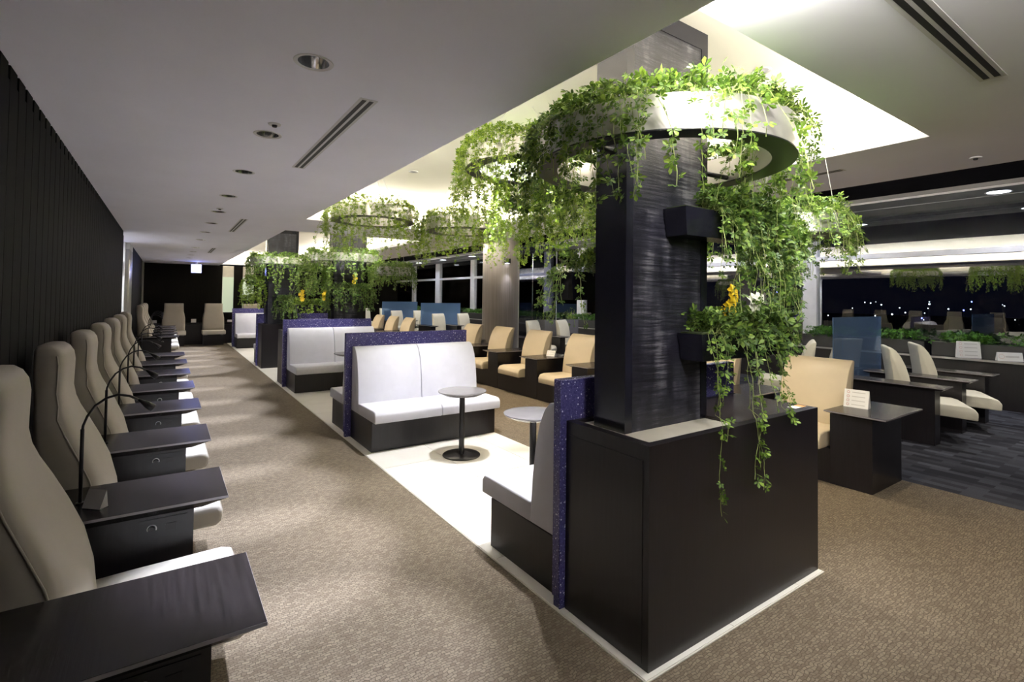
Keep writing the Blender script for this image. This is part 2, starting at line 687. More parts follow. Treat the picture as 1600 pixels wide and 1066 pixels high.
ceil_o = struct(link('ceiling', merge('ceiling', [boxm('c', a, b, c, d, CEIL, CEIL + T) for a, b, c, d in cl] + [hole_plate(DX, y, DH, 0.062, CEIL) for y in DLY]), 'ceil'), 'flat white ceiling over the wall aisle')
struct(link('ceiling_step', merge('ceiling_step', [boxm('c', a, b, c, d, ZR, ZR + T) for a, b, c, d in cr]), 'ceil'), 'slightly higher white ceiling around the recesses')
SB = 0.26
for k, (y0, y1) in enumerate(((R1Y0, R1Y1), (R2Y0, R2Y1))):
    x0, x1, a, b = RX0 - SB, RX1 + SB, y0 - SB, y1 + SB
    struct(box('ceiling_recess_%d' % (k + 1), 'recess', x0 - 0.04, x1 + 0.04, a - 0.04, b + 0.04, RTOP, RTOP + 0.05), 'cream ceiling of a cove-lit recess')
    struct(box('wall_recess_left_%d' % (k + 1), 'recess', x0 - 0.04, x0, a, b, ZR, RTOP), 'cream side wall of a ceiling recess')
    struct(box('wall_recess_right_%d' % (k + 1), 'recess', x1, x1 + 0.04, a, b, ZR + T, RTOP), 'cream side wall of a ceiling recess')
    struct(box('wall_recess_near_%d' % (k + 1), 'recess', x0, x1, a - 0.04, a, ZR + T, RTOP), 'cream end wall of a ceiling recess')
    struct(box('wall_recess_far_%d' % (k + 1), 'recess', x0, x1, b, b + 0.04, ZR + T, RTOP), 'cream end wall of a ceiling recess')
# dark raised ceiling over the window side, grey soffit along the glass
VZ = 3.36
struct(box('ceiling_void', 'void', CX1 - 0.25, WX + 0.3, -2.0, 28, VZ, VZ + 0.05), 'dark raised ceiling over the window seats')
struct(box('trim_1', 'recess', CX1 - 0.33, CX1 - 0.29, -2.0, 28, ZR + T, VZ + 0.05), 'cream cove-lit fascia above the main ceiling edge')
area('fascia_cove_lamp', (CX1 - 0.09, 13, ZR + T + 0.03), 0.07, 29, 620, NEUT, (PI, math.radians(-48), 0), math.radians(85))
SOF = 3.262
SX = 9.68
struct(box('ceiling_soffit', 'soffit', SX, WX + 0.3, -2.0, 28, SOF, VZ), 'grey soffit band along the windows')
struct(box('trim_2', 'mullion', SX - 0.015, SX, -2.0, 28, SOF, SOF + 0.03), 'thin grey edge of the soffit')
struct(box('trim_3', 'mullion', SX + 0.65, SX + 0.665, -2.0, 28, SOF - 0.006, SOF), 'thin joint line in the soffit')

# left wall of dark battens
wl = struct(link('wall_left', merge('wall_left', [boxm('w', -0.72, -0.624, 0.8, 10.06, 0, CEIL), boxm('w', -0.624, -0.578, 0.8, 10.06, 0, 2.515)]), 'wallwood'), 'dark wall of vertical battens')
slat = boxm('slat', 0, 0.047, 0, 0.122, 0, CEIL - 0.002)
k = 0
y = 2.847
while y > 1.0:
    y -= 0.1585
while y + 0.122 < 10.06:
    link('slat', slat, 'wallwood', wl, (-0.624, y, 0.001))
    y += 0.1585
struct(box('wall_left_near', 'wallwood', -0.72, -0.6, -2.0, 0.8, 0, CEIL), 'dark plain wall behind the viewer')
struct(box('wall_left_far', 'wallwood', -0.72, -0.60, 13.25, 18.2, 0, CEIL), 'dark panelled wall past the doorway')
# doorway alcove between the two wall runs
struct(box('wall_alcove_back', 'whitewall', -2.2, -2.1, 9.9, 12.2, 0, CEIL), 'white back wall of the doorway alcove')
struct(box('wall_alcove_side', 'whitewall', -2.2, -0.665, 12.10, 12.2, 0, CEIL), 'white side wall of the doorway alcove')
struct(box('wall_alcove_near', 'whitewall', -2.2, -0.72, 9.96, 10.06, 0, CEIL), 'near side wall of the doorway alcove')
struct(box('trim_4', 'jamb', -0.70, -0.60, 12.205, 13.25, 0, CEIL - 0.12, bev=0.02), 'satin steel door jamb')
struct(box('trim_5', 'whitewall', -0.70, -0.60, 12.205, 13.25, CEIL - 0.12, CEIL), 'white lintel above the steel jamb')
struct(box('trim_6', 'jamb', -0.72, -0.585, 18.2, 19.5, 0, CEIL - 0.02), 'satin steel corner jamb')
# far wall with two lit frosted niches
FY = 19.6
struct(box('wall_far', 'wallwood', -0.72, 1.56, FY, FY + 0.12, 0, CEIL), 'dark far wall behind the two seats')
struct(box('wall_far_pier', 'wallwood', 1.90, 2.17, FY, FY + 0.12, 0, CEIL), 'narrow dark pier between the frosted panes')
struct(box('wall_far_end', 'wallwood', 2.52, 4.3, FY, FY + 0.12, 0, CEIL), 'dark far wall behind the planted columns')
for i, (a, b) in enumerate(((1.56, 1.90), (2.17, 2.52))):
    wn = struct(box('window_far_%d' % (i + 1), 'liner', a, b, FY + 0.06, FY + 0.12, 2.2, CEIL), 'cream head panel above frosted pane')
    link('pane', boxm('pane', a, b, FY + 0.06, FY + 0.08, 1.0, 2.2), 'frost', wn)
    link('apron', boxm('apron', a, b, FY + 0.04, FY + 0.10, 0, 1.0), 'wallwood', wn)
struct(box('wall_far_return', 'wallwood', 4.22, 4.34, FY + 0.12, 28, 0, CEIL), 'dark return wall')
struct(box('wall_end', 'wallwood', 4.2, WX + 0.3, 28, 28.1, 0, VZ), 'dark end wall of the window side')
struct(box('wall_back', 'wallwood', -2.2, WX + 0.3, -2.1, -2.0, 0, VZ), 'dark wall behind the viewer')

# window wall
win = struct(box('window_1', 'mullion', WX - 0.06, WX + 0.06, -2.0, 28, 2.442, 2.533), 'long night window with grey transom')
for y0, y1 in [(a * WX / 11.6, b * WX / 11.6) for a, b in ((0.2, 0.45), (5.2, 5.48), (12.5, 12.85), (14.27, 14.68), (19.8, 20.15), (23.3, 23.8), (26.5, 26.8))]:
    link('mullion', boxm('mullion', WX - 0.07, WX + 0.13, y0, y1, 0, SOF), 'mullion', win)
ys = [-2.0] + [v * WX / 11.6 for v in (0.32, 5.34, 12.67, 14.47, 19.97, 23.55)] + [28.0]
for a, b in zip(ys[:-1], ys[1:]):
    link('pane', boxm('pane', WX + 0.005, WX + 0.015, a, b, 0.0, 2.45), 'window', win)
    link('pane', boxm('pane', WX + 0.005, WX + 0.015, a, b, 2.525, SOF), 'window', win)
struct(box('ground_outside', 'outside', WX + 0.4, 400, -200, 300, -6.2, -6.0), 'dark apron outside the windows')

# ------------------------------------------------------------------ veneer column and smoked glass
colr = thing('veneer_column', 'round pale grey veneer column beside the beige chairs', 'column', (6.12, 9.35, 0))
link('shaft', lathe('shaft', [(0, 0), (0.40, 0), (0.40, 3.355), (0, 3.355)], 48), 'veneer', colr)
link('edge_strip', boxm('edge_strip', 0.33, 0.345, -0.235, -0.215, 0, 3.35), 'liner', colr)
fx = thing('column_spotlight', 'small black spotlight fixed high on the veneer column', 'spotlight', (6.0, 8.92, 2.40))
link('bracket', boxm('bracket', -0.02, 0.02, 0.02, 0.10, -0.02, 0.02), 'black', fx)
link('housing', boxm('housing', -0.06, 0.06, -0.06, 0.03, -0.05, 0.05, 0.008), 'black', fx)
link('lens', boxm('lens', -0.035, 0.035, -0.035, 0.015, -0.056, -0.05), 'soffitlens', fx)
spot('column_lamp', (6.0, 8.86, 2.33), 9, COOL, 50, 0.6, 0.03, (6.05, 8.95, 0.4))
sm = thing('glass_screen', 'tall smoked glass screen beside the veneer column', 'glass screen', (7.0, 11.0, 0))
for a, b in ((0.0, 1.25), (1.26, 2.08)):
    link('pane', boxm('pane', a, b, 0, 0.012, 0.02, SOF), 'smoked', sm)
link('edge_trim', boxm('edge_trim', 2.08, 2.10, -0.01, 0.022, 0, SOF), 'mullion', sm)
link('floor_channel', boxm('floor_channel', 0, 2.1, -0.02, 0.032, 0, 0.03), 'mullion', sm)

# ================================================================== FURNITURE
# ---------------- desk tops
def desk_top(root, x0, x1, y0, y1, z, mat, th=0.05, inset=0.05):
    e = 0.012
    v = []
    for zz, i in ((z, 0), (z - e, 0), (z - th, inset)):
        v += [(x0 + i, y0 + i, zz), (x1 - i * 2, y0 + i, zz), (x1 - i * 2, y1 - i, zz), (x0 + i, y1 - i, zz)]
    f = [(0, 1, 2, 3), (8, 11, 10, 9)]
    for a in (0, 4):
        for i in range(4):
            j = (i + 1) % 4
            f.append((a + i, a + 4 + i, a + 4 + j, a + j))
    top = link('desk_top', pyd('desk_top', v, f), mat, root)
    g = 0.0015
    ring = [boxm('e', x0 - g, x1 + g, y0 - g, y0 + g, z - e, z - 0.001), boxm('e', x0 - g, x1 + g, y1 - g, y1 + g, z - e, z - 0.001),
            boxm('e', x0 - g, x0 + g, y0, y1, z - e, z - 0.001), boxm('e', x1 - g, x1 + g, y0, y1, z - e, z - 0.001)]
    eb = link('edge_highlight', merge('edge_highlight', ring), 'edge', top)
    eb['label'] = 'pale strip painted as the edge highlight'
    return top


# ---------------- row A along the battened wall
def arc_pts(cx, cz, r, a0, a1, n, y=0.0):
    return [(cx + r * math.cos(a0 + (a1 - a0) * i / n), y, cz + r * math.sin(a0 + (a1 - a0) * i / n)) for i in range(n + 1)]


def make_desk_a():
    r = thing('wall_desk', '', 'desk', group='desks along the battened wall')
    desk_top(r, -0.555, 0.262, 0, 0.47, 0.66, 'desktop')
    link('pedestal', boxm('pedestal', -0.555, 0.13, 0.065, 0.405, 0, 0.612), 'blackwood', r)
    panel = link('control_panel', boxm('control_panel', -0.075, 0.105, 0.062, 0.066, 0.505, 0.590), 'black', r)
    pts = []
    for i in range(15):
        a = math.radians(-25 + 230 * i / 14)
        pts.append((-0.028 + 0.017 * math.cos(a), 0.061, 0.549 + 0.017 * math.sin(a)))
    d = link('dimmer_dial', tube('dimmer_dial', pts, [0.0028 - 0.0012 * i / 14 for i in range(15)], 5), 'white', panel)
    kn = lathe('dimmer_knob', [(0, 0), (0.011, 0), (0.010, 0.01), (0, 0.01)], 20)
    kk = link('dimmer_knob', kn, 'blackmetal', panel, (-0.028, 0.062, 0.549))
    kk.rotation_euler = (PI / 2, 0, 0)
    link('outlet', boxm('outlet', 0.022, 0.062, 0.060, 0.062, 0.532, 0.562), 'blackmetal', panel)
    return r


def loft(name, secs, nseg=16, power=3.2):
    """stack of rounded sections (z, xb, xf, hw)"""
    v, f = [], []
    for z, xb, xf, hw in secs:
        cx, rx = (xb + xf) / 2, (xf - xb) / 2
        for i in range(nseg):
            t = 2 * PI * i / nseg
            c, s = math.cos(t), math.sin(t)
            v.append((cx + rx * math.copysign(abs(c) ** (2 / power), c), hw * math.copysign(abs(s) ** (2 / power), s), z))
    m = len(secs)
    for k in range(m - 1):
        for i in range(nseg):
            j = (i + 1) % nseg
            f.append((k * nseg + i, k * nseg + j, (k + 1) * nseg + j, (k + 1) * nseg + i))
    f.append(tuple(range(nseg)))
    f.append(tuple(range((m - 1) * nseg, m * nseg)))
    return pyd(name, v, f, True)


def make_chair_a():
    r = thing('wall_chair', '', 'chair', group='greige chairs along the battened wall')
    secs = [(0.36, -0.50, -0.20, 0.265), (0.42, -0.50, -0.192, 0.275), (0.55, -0.50, -0.205, 0.285), (0.68, -0.505, -0.238, 0.290), (0.80, -0.51, -0.288, 0.285),
            (0.90, -0.515, -0.335, 0.268), (0.98, -0.52, -0.372, 0.235), (1.04, -0.522, -0.392, 0.208), (1.10, -0.525, -0.402, 0.196), (1.17, -0.53, -0.400, 0.194),
            (1.24, -0.53, -0.398, 0.194), (1.285, -0.53, -0.405, 0.192), (1.315, -0.528, -0.422, 0.187), (1.332, -0.52, -0.445, 0.176), (1.336, -0.505, -0.468, 0.15)]
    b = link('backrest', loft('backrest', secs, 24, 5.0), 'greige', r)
    for s in (-1, 1):
        pts = [(xf - 0.05 * (1 if z < 1.0 else 0.6), s * (hw - 0.001), z) for z, xb, xf, hw in secs[1:-3]]
        link('piping', tube('piping', pts, 0.004, 5), 'greige', b)
    prof = [(-0.34, 0.325), (0.255, 0.325), (0.283, 0.345), (0.290, 0.40), (0.275, 0.435), (0.235, 0.447), (-0.1, 0.438), (-0.34, 0.425)]
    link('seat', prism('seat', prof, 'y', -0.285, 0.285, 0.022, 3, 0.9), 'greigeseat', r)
    link('seat_bracket', boxm('seat_bracket', -0.2, 0.215, -0.16, 0.16, 0.30, 0.328), 'blackmetal', r)
    link('base', boxm('base', -0.555, 0.02, -0.28, 0.28, 0, 0.302), 'blackwood', r)
    return r


def make_goose():
    r = thing('reading_lamp', '', 'lamp', group='gooseneck lamps on the wall desks')
    link('lamp_base', lathe('lamp_base', [(0, 0), (0.016, 0), (0.016, 0.006), (0, 0.006)], 20), 'blackmetal', r)
    link('pole', tube('pole', [(0, 0, 0.004), (0, 0, 0.33)], 0.0075, 10), 'blackmetal', r)
    pts = [(0, 0, 0.32), (0.002, 0, 0.345), (0.015, 0, 0.385), (0.042, 0, 0.43), (0.08, 0, 0.46), (0.122, 0, 0.472), (0.165, 0, 0.462), (0.205, 0, 0.437)]
    link('gooseneck', tube('gooseneck', pts, 0.0055, 8), 'blackmetal', r)
    link('lamp_head', tube('lamp_head', [(0.198, 0, 0.442), (0.212, 0, 0.431), (0.232, 0, 0.414), (0.256, 0, 0.394)], [0.006, 0.009, 0.016, 0.019], 12), 'blackmetal', r)
    return r


D0, DP = 1.606, 1.105
desk0, chair0, lamp0 = make_desk_a(), make_chair_a(), make_goose()
first = True
for k in range(8):
    y = D0 + DP * k
    n = ORD[7 - k]
    dl = 'dark veneer side desk with dimmer dial, %s from the doorway alcove' % n
    ll = 'black gooseneck reading lamp on the %s wall desk from the doorway alcove' % n
    if k == 0:
        desk0.location, desk0['label'] = (0, y, 0), dl
    else:
        dup(desk0, (0, y, 0), 0, dl)
    if k == 1:
        lamp0.location, lamp0['label'] = (-0.294, y + 0.237, 0.66), ll
    elif k > 1:
        dup(lamp0, (-0.294, y + 0.237, 0.66), 0, ll)
    if k < 7:
        cll = 'greige high-back wall chair with pale seat, %s from the doorway alcove' % ORD[6 - k]
        yc = y + 0.47 + (DP - 0.47) / 2
        if k == 0:
            chair0.location, chair0['label'] = (0, yc, 0), cll
        else:
            dup(chair0, (0, yc, 0), 0, cll)
for k in range(5):
    y = 13.35 + DP * k
    dup(desk0, (-0.01, y, 0), 0, 'dark veneer side desk past the steel door jamb, %s from the far wall' % ORD[4 - k])
    if k < 4:
        dup(chair0, (-0.01, y + 0.47 + (DP - 0.47) / 2, 0), 0, 'greige high-back chair past the steel door jamb, %s from the far wall' % ORD[3 - k])
        dup(lamp0, (-0.304, y + 0.237, 0.66), 0, 'black gooseneck lamp past the steel door jamb, %s from the far wall' % ORD[4 - k])

# ---------------- far wall seats
fd = thing('wall_shelf_desk', 'long black ledge desk along the far wall behind two chairs', 'desk', (0, 0, 0))
link('front_panel', boxm('front_panel', -0.5, 1.95, 18.98, FY - 0.002, 0, 0.62), 'blackwood', fd)
link('ledge', boxm('ledge', -0.5, 2.0, 18.92, FY - 0.002, 0.66, 0.69), 'desktop', fd)
link('support', boxm('support', -0.5, 1.95, 19.05, FY - 0.002, 0.62, 0.66), 'black', fd)


def make_far_chair(loc, label):
    r = thing('far_wall_chair', label, 'chair', loc, -PI / 2, 'chairs against the far wall')
    secs = [(0.40, -0.12, 0.20, 0.30), (0.6, -0.12, 0.18, 0.302), (0.85, -0.12, 0.12, 0.298), (0.98, -0.12, 0.09, 0.275), (1.06, -0.12, 0.08, 0.255), (1.2, -0.12, 0.075, 0.25), (1.29, -0.11, 0.06, 0.25), (1.31, -0.09, 0.03, 0.245)]
    link('backrest', loft('backrest', secs, 24, 7.0), 'greige', r)
    link('seat', boxm('seat', 0.0, 0.50, -0.32, 0.32, 0.34, 0.47, 0.025, 3), 'greigeseat', r)
    link('seat_bracket', boxm('seat_bracket', 0.05, 0.4, -0.18, 0.18, 0.31, 0.338), 'blackmetal', r)
    link('base', boxm('base', 0, 0.32, -0.28, 0.28, 0, 0.308), 'blackwood', r)
    return r


make_far_chair((0.21, 18.8, 0), 'greige high-back chair at the far wall nearer the steel corner jamb')
make_far_chair((1.27, 18.8, 0), 'greige high-back chair at the far wall beside the frosted panes')
make_far_chair((2.35, 18.8, 0), 'greige high-back chair at the far wall behind the last bench')
for x, wd, h, lab in ((0.74, 0.14, 0.12, 'white card holder on the far ledge between two chairs'), (-0.30, 0.16, 0.09, 'white card holder on the far ledge by the steel corner'), (1.76, 0.16, 0.08, 'low white box on the far ledge under the frosted pane')):
    r = thing('card_holder', lab, 'card', (x, 18.97, 0.69))
    link('card', boxm('card', -wd / 2, wd / 2, 0, 0.03, 0.005, h, 0.004), 'white', r)
    link('foot', boxm('foot', -wd / 2, wd / 2, -0.01, 0.05, 0, 0.006), 'black', r)

# ---------------- exit signs
def exit_sign(loc, rz, label, w_=0.25, h_=0.24):
    r = thing('exit_sign', label, 'sign', loc, rz)
    link('housing', boxm('housing', -w_ / 2 - 0.012, w_ / 2 + 0.012, 0.004, 0.06, -h_ - 0.012, 0.012), 'white', r)
    link('lit_face', boxm('lit_face', -w_ / 2, w_ / 2, 0, 0.005, -h_, 0), 'sign', r)
    return r


s1 = exit_sign((0.735, 18.0, 2.50), 0, 'glowing blue-white sign hanging from the ceiling near the far wall')
link('ceiling_bracket', boxm('ceiling_bracket', -0.03, 0.03, 0.02, 0.05, 0.012, 0.08), 'white', s1)
s2 = exit_sign((-0.80, 12.095, 2.20), 0, 'small glowing blue-white sign in the doorway alcove', 0.16, 0.22)
s2.location = (-0.80, 12.04, 2.20)
spot('sign_glow', (0.735, 17.95, 2.38), 4, (0.4, 0.45, 1), 150, 1, 0.1, (0.735, 15, 2.2))

# ---------------- benches and blue partitions
BX0, BXM, BX1 = 1.76, 2.505, 3.25
TERR = [('near planter console', 2.0), ]


def partition(y0, label):
    r = thing('stone_partition', label, 'partition', (0, y0, 0), 0, 'blue speckled partitions')
    link('slab', boxm('slab', 1.69, 3.25, 0, 0.058, 0.06, 1.18, 0.004, 1), 'terrazzo', r)
    link('plinth', boxm('plinth', 1.70, 3.24, 0.004, 0.054, 0.004, 0.06), 'terrazzo', r)
    return r


def make_bench(label, loc, rz):
    """local: backs onto y=0 and faces -y, x from -0.745 to 0.745"""
    r = thing('banquette_bench', label, 'bench', loc, rz, 'pale grey double benches')
    h = 0.745
    link('base', boxm('base', -h, h, -0.705, -0.002, 0.004, 0.312, 0.003, 1), 'blackwood', r)
    sp = [(-0.28, 0.314), (-0.815, 0.314), (-0.815, 0.40), (-0.79, 0.432), (-0.74, 0.437), (-0.28, 0.43)]
    bp = [(-0.02, 0.316), (-0.285, 0.316), (-0.275, 0.43), (-0.262, 0.60), (-0.24, 0.75), (-0.205, 0.89), (-0.16, 0.98), (-0.115, 1.024), (-0.07, 1.034), (-0.02, 1.03)]
    for s in (0, 1):
        a, b = (-h - 0.005, -0.002) if s == 0 else (0.002, h + 0.005)
        link('seat_cushion', prism('seat_cushion', sp, 'x', a, b, 0.012, 3, 0.5), 'bench', r)
        link('back_cushion', prism('back_cushion', bp, 'x', a, b, 0.010, 2, 0.7), 'bench', r)
    return r


XC = 2.505
pl = [(2.0, 'blue speckled stone partition behind the nearest black planter console'), (5.76, 'blue speckled stone partition of the bright white bench'),
      (9.47, 'blue speckled stone partition below the right-hand planted column'), (12.62, 'blue speckled stone partition behind the left-hand planted column'),
      (17.62, 'blue speckled stone partition nearest the far wall')]
for y0, lab in pl:
    partition(y0, lab)
make_bench('pale grey bench backing the nearest black planter console', (XC, 2.06, 0), PI)
make_bench('bright pale grey double bench facing the round pedestal table', (XC, 5.758, 0), 0)
make_bench('pale grey bench back to back behind the bright bench', (XC, 5.82, 0), PI)
make_bench('pale grey double bench below the right-hand planted column', (XC, 9.468, 0), 0)
make_bench('pale grey bench behind the left-hand planted column', (XC, 12.68, 0), PI)
make_bench('pale grey bench facing away from the far wall', (XC, 17.618, 0), 0)

# ---------------- round tables
def make_table(label, loc):
    r = thing('pedestal_table', label, 'table', loc, 0, 'round pedestal tables between benches')
    link('table_top', lathe('table_top', [(0, 0.612), (0.19, 0.612), (0.243, 0.640), (0.245, 0.645), (0.243, 0.65), (0, 0.65)], 48), 'tabletop', r)
    link('pole', lathe('pole', [(0, 0.012), (0.028, 0.012), (0.028, 0.612), (0, 0.612)], 24), 'blackmetal', r)
    link('foot_plate', lathe('foot_plate', [(0, 0), (0.19, 0), (0.19, 0.008), (0.182, 0.014), (0.05, 0.018), (0, 0.018)], 40), 'blackmetal', r)
    return r


M['tabletop'] = plain('grey_table_top', (0.24, 0.23, 0.24), 0.16, 0, 0.05)
t0 = make_table('round grey-topped pedestal table before the bright white bench', (2.50, 4.50, 0.0075))
dup(t0, (2.52, 3.33, 0.0075), 0, 'round grey-topped pedestal table at the bench behind the near console')
dup(t0, (2.53, 8.42, 0.0075), 0, 'round grey-topped pedestal table at the bench below the right-hand planted column')

# ---------------- planter consoles and slab columns
def console(y0, y1, label, door=True):
    r = thing('planter_console', label, 'console', (0, 0, 0))
    x0, x1, h = 1.73, 3.243, 0.968
    link('body', boxm('body', x0, x1, y0, y1, 0.004, 0.925), 'blackwood', r)
    rim = [boxm('a', x0, x1, y0, y0 + 0.045, 0.925, h), boxm('a', x0, 1.782, y0 + 0.045, y1 - 0.03, 0.925, h), boxm('a', x0, x1, y1 - 0.03, y1, 0.925, h)]
    link('rim', merge('rim', rim), 'blackwood', r)
    link('well_liner', boxm('well_liner', 1.782, 2.47, y0 + 0.045, y1 - 0.03, 0.925, 0.952), 'liner', r)['label'] = 'cream tray around the column foot'
    link('top_panel', boxm('top_panel', 2.47, x1, y0 + 0.045, y1 - 0.03, 0.925, h), 'desktop_w', r)
    link('access_door', boxm('access_door', x0 - 0.003, x0, y0 + 0.035, y1 - 0.02, 0.03, 0.90), 'blackwood', r)
    return r


cons = console(1.455, 1.998, 'large black wood planter console with trailing vines, nearest the aisle corner')
console(9.53, 10.15, 'black wood planter console under the right-hand planted column')
console(12.08, 12.618, 'black wood planter console under the left-hand planted column')
st = thing('sticker', 'small white and orange sticker on the near console corner', 'sticker', (3.14, 1.51, 0.968))
link('white_half', boxm('white_half', -0.05, 0.02, 0, 0.05, 0, 0.001), 'white', st)
link('orange_half', boxm('orange_half', 0.02, 0.08, 0, 0.05, 0, 0.001), 'orange', st) if 'orange' in M else None


def slab_column(x0, x1, y0, y1, z0, label):
    r = thing('slab_column', label, 'column', (0, 0, 0))
    e = 0.03
    link('core', boxm('core', x0 + 0.002, x1 - 0.002, y0 + 0.012, y1 - 0.012, z0, RTOP - 0.002), 'navyblack', r)
    for nm, a, b in (('front', y0, y0 + 0.012), ('rear', y1 - 0.012, y1)):
        link('%s_panel' % nm, boxm('p', x0 + 0.05, x1 - 0.055, a + 0.004, b - 0.004, z0, RTOP - 0.10), 'texpanel', r)
    for a, b in ((x0, x0 + 0.05), (x1 - 0.055, x1)):
        link('stile', boxm('stile', a, b, y0, y1, z0, RTOP - 0.002), 'navyblack', r)
    link('head_rail', boxm('head_rail', x0 + 0.05, x1 - 0.055, y0, y1, RTOP - 0.10, RTOP - 0.002), 'navyblack', r)
    return r


slab_column(1.83, 2.48, 1.69, 1.90, 0.953, 'tall dark textured slab column rising from the near planter console')
slab_column(2.556, 3.213, 9.70, 9.92, 0.969, 'dark slab column with yellow orchids behind the second bench row')
slab_column(1.816, 2.476, 12.25, 12.47, 0.953, 'dark slab column nearest the far wall aisle')

# ---------------- sail-back chairs of the middle row and window side
def make_sail(label, group, loc, rz, mat, seatmat, front, hw=0.288, skew=0.0, bw=0.02, bd=0.5):
    """local: faces -y, back of the chair at y=0"""
    r = thing('lounge_chair', label, 'chair', loc, rz, group)
    bp = [(-0.05, 0.30), (-0.25, 0.30), (-0.238, 0.46), (-0.222, 0.60), (-0.20, 0.72), (-0.165, 0.84), (-0.12, 0.94), (-0.07, 1.01), (-0.03, 1.04), (0.0, 1.045), (0.012, 1.03), (0.0, 0.95), (-0.04, 0.66)]
    bk = prism('backrest', bp, 'x', -hw, hw, 0.014, 2, 0.7)
    link('backrest', bk, mat, r)
    sp = [(-0.22, 0.30), (-front, 0.30), (-front - 0.004, 0.38), (-front + 0.03, 0.43), (-front + 0.10, 0.445), (-0.22, 0.435)]
    st_ = prism('seat', sp, 'x', -hw, hw, 0.014, 3, 0.6)
    link('seat', st_, seatmat, r)
    bs = boxm('base', -hw + bw, hw - bw, -bd, -0.01, 0.0, 0.30) if bw > 0 else boxm('base', -0.478, 0.343, -bd, -0.01, 0.0, 0.30)
    link('base', bs, 'blackwood', r)
    if skew:                      # the window-side seats have slanted fronts
        for me_ in (bk, st_, bs):
            for q in me_.vertices:
                q.co.y += skew * (q.co.x + hw)
            me_.update()
    return r


def make_desk_b(loc, label, group):
    r = thing('row_desk', label, 'desk', loc, 0, group)
    desk_top(r, -0.115, 0.70, -0.23, 0.23, 0.66, 'desktop', 0.035, 0.06)
    link('pedestal', boxm('pedestal', 0.0, 0.63, -0.095, 0.23, 0, 0.624), 'blackwood', r)
    return r


B0, BP = 1.86, 1.15
bdesk = bchair = None
for k in list(range(0, 8)) + [9, 10, 11, 12]:
    sec = 'in the near run' if k < 8 else 'in the far run'
    if k <= 7:
        lab = 'dark desk between beige chairs, %s from the open near end of the beige row' % ORD[k]
    else:
        lab = 'dark desk of the short beige run beyond the gap, %s from the gap' % ORD[k - 9]
    y = B0 + BP * k
    if bdesk is None:
        bdesk = make_desk_b((4.882, y, 0), lab, 'desks of the beige middle row')
    else:
        dup(bdesk, (4.882, y, 0), 0, lab)
    if k in (7, 12):
        continue
    lab = ('beige sail-backed chair, %s from the open near end of the beige row' % ORD[k]) if k < 8 else ('beige sail-backed chair of the short run beyond the gap, %s from the gap' % ORD[k - 9])
    if bchair is None:
        bchair = make_sail(lab, 'beige chairs of the middle row', (5.49, y + BP / 2, 0), -PI / 2, 'beige', 'beige', 0.72, 0.305, 0.0, -0.11, 0.605)
    else:
        dup(bchair, (5.49, y + BP / 2, 0), -PI / 2, lab)
def make_desk_c(loc, label, ln=1.04):
    r = thing('window_side_desk', label, 'desk', loc, 0, 'desks between the window-side chairs')
    desk_top(r, -0.15, 0.15, -0.1, ln, 0.66, 'desktop_w', 0.035, 0.03)
    link('pedestal', boxm('pedestal', -0.08, 0.09, 0.0, ln - 0.05, 0, 0.626), 'blackwood', r)
    return r


rows = [(2.50, 'by the blue glass', True), (10.2, 'by the smoked glass screen', False), (15.6, 'before the right teal screen', True), (19.4, 'before the left teal screen', True)]
cdesk = cchair = None
CXS = (7.73, 8.70)
for yr, lab, glass in rows:
    for i, x in enumerate((7.25, 8.215, 9.185)):
        l_ = 'narrow dark desk of the window-side row %s, %s from beige row' % (lab, ORD[i])
        if cdesk is None:
            cdesk = make_desk_c((x, yr - 0.52, 0), l_)
        else:
            dup(cdesk, (x, yr - 0.52, 0), 0, l_)
    for i, x in enumerate(CXS):
        l_ = 'ivory chair of the window-side row %s, %s from beige row' % (lab, ORD[i])
        if cchair is None:
            cchair = make_sail(l_, 'ivory window-side chairs', (x, yr, 0), 0, 'ivory', 'ivory', 0.83, 0.288, 0.5)
        else:
            dup(cchair, (x, yr, 0), 0, l_)
        if glass:
            dup(cchair, (x + 0.02, yr + 1.16, 0), PI, 'ivory chair backing the row %s, %s from beige row' % (lab, ORD[i]))
    if glass:
        g = thing('screen_glass', 'blue film glass screen behind the window-side row %s' % lab, 'glass screen', (7.30, yr + 0.58, 0), 0, 'blue glass screens')
        link('pane', boxm('pane', 0, 1.55, 0, 0.012, 0.03, 1.40), 'blueglass', g)
        link('floor_rail', boxm('floor_rail', 0, 1.55, -0.015, 0.027, 0, 0.035), 'mullion', g)
for i, x in enumerate(CXS):
    dup(cchair, (x, 23.4, 0), 0, 'ivory sail-backed chair of the last row, %s from the beige row' % ORD[i])

# ---------------- window counter, trough and plants
wc = thing('window_counter', 'long dark counter with a silvery edge below the windows', 'counter', (0, 0, 0))
link('counter_top', boxm('counter_top', 10.42, 11.02, 0.2, 27, 0.715, 0.745), 'desktop', wc)
link('edge_strip', boxm('edge_strip', 10.41, 10.42, 0.2, 27, 0.715, 0.745), 'steel', wc)
link('front_panel', boxm('front_panel', 10.5, 10.54, 0.25, 26.95, 0, 0.715), 'blackwood', wc)
link('rear_panel', boxm('rear_panel', 10.9, 10.94, 0.25, 26.95, 0, 0.715), 'blackwood', wc)

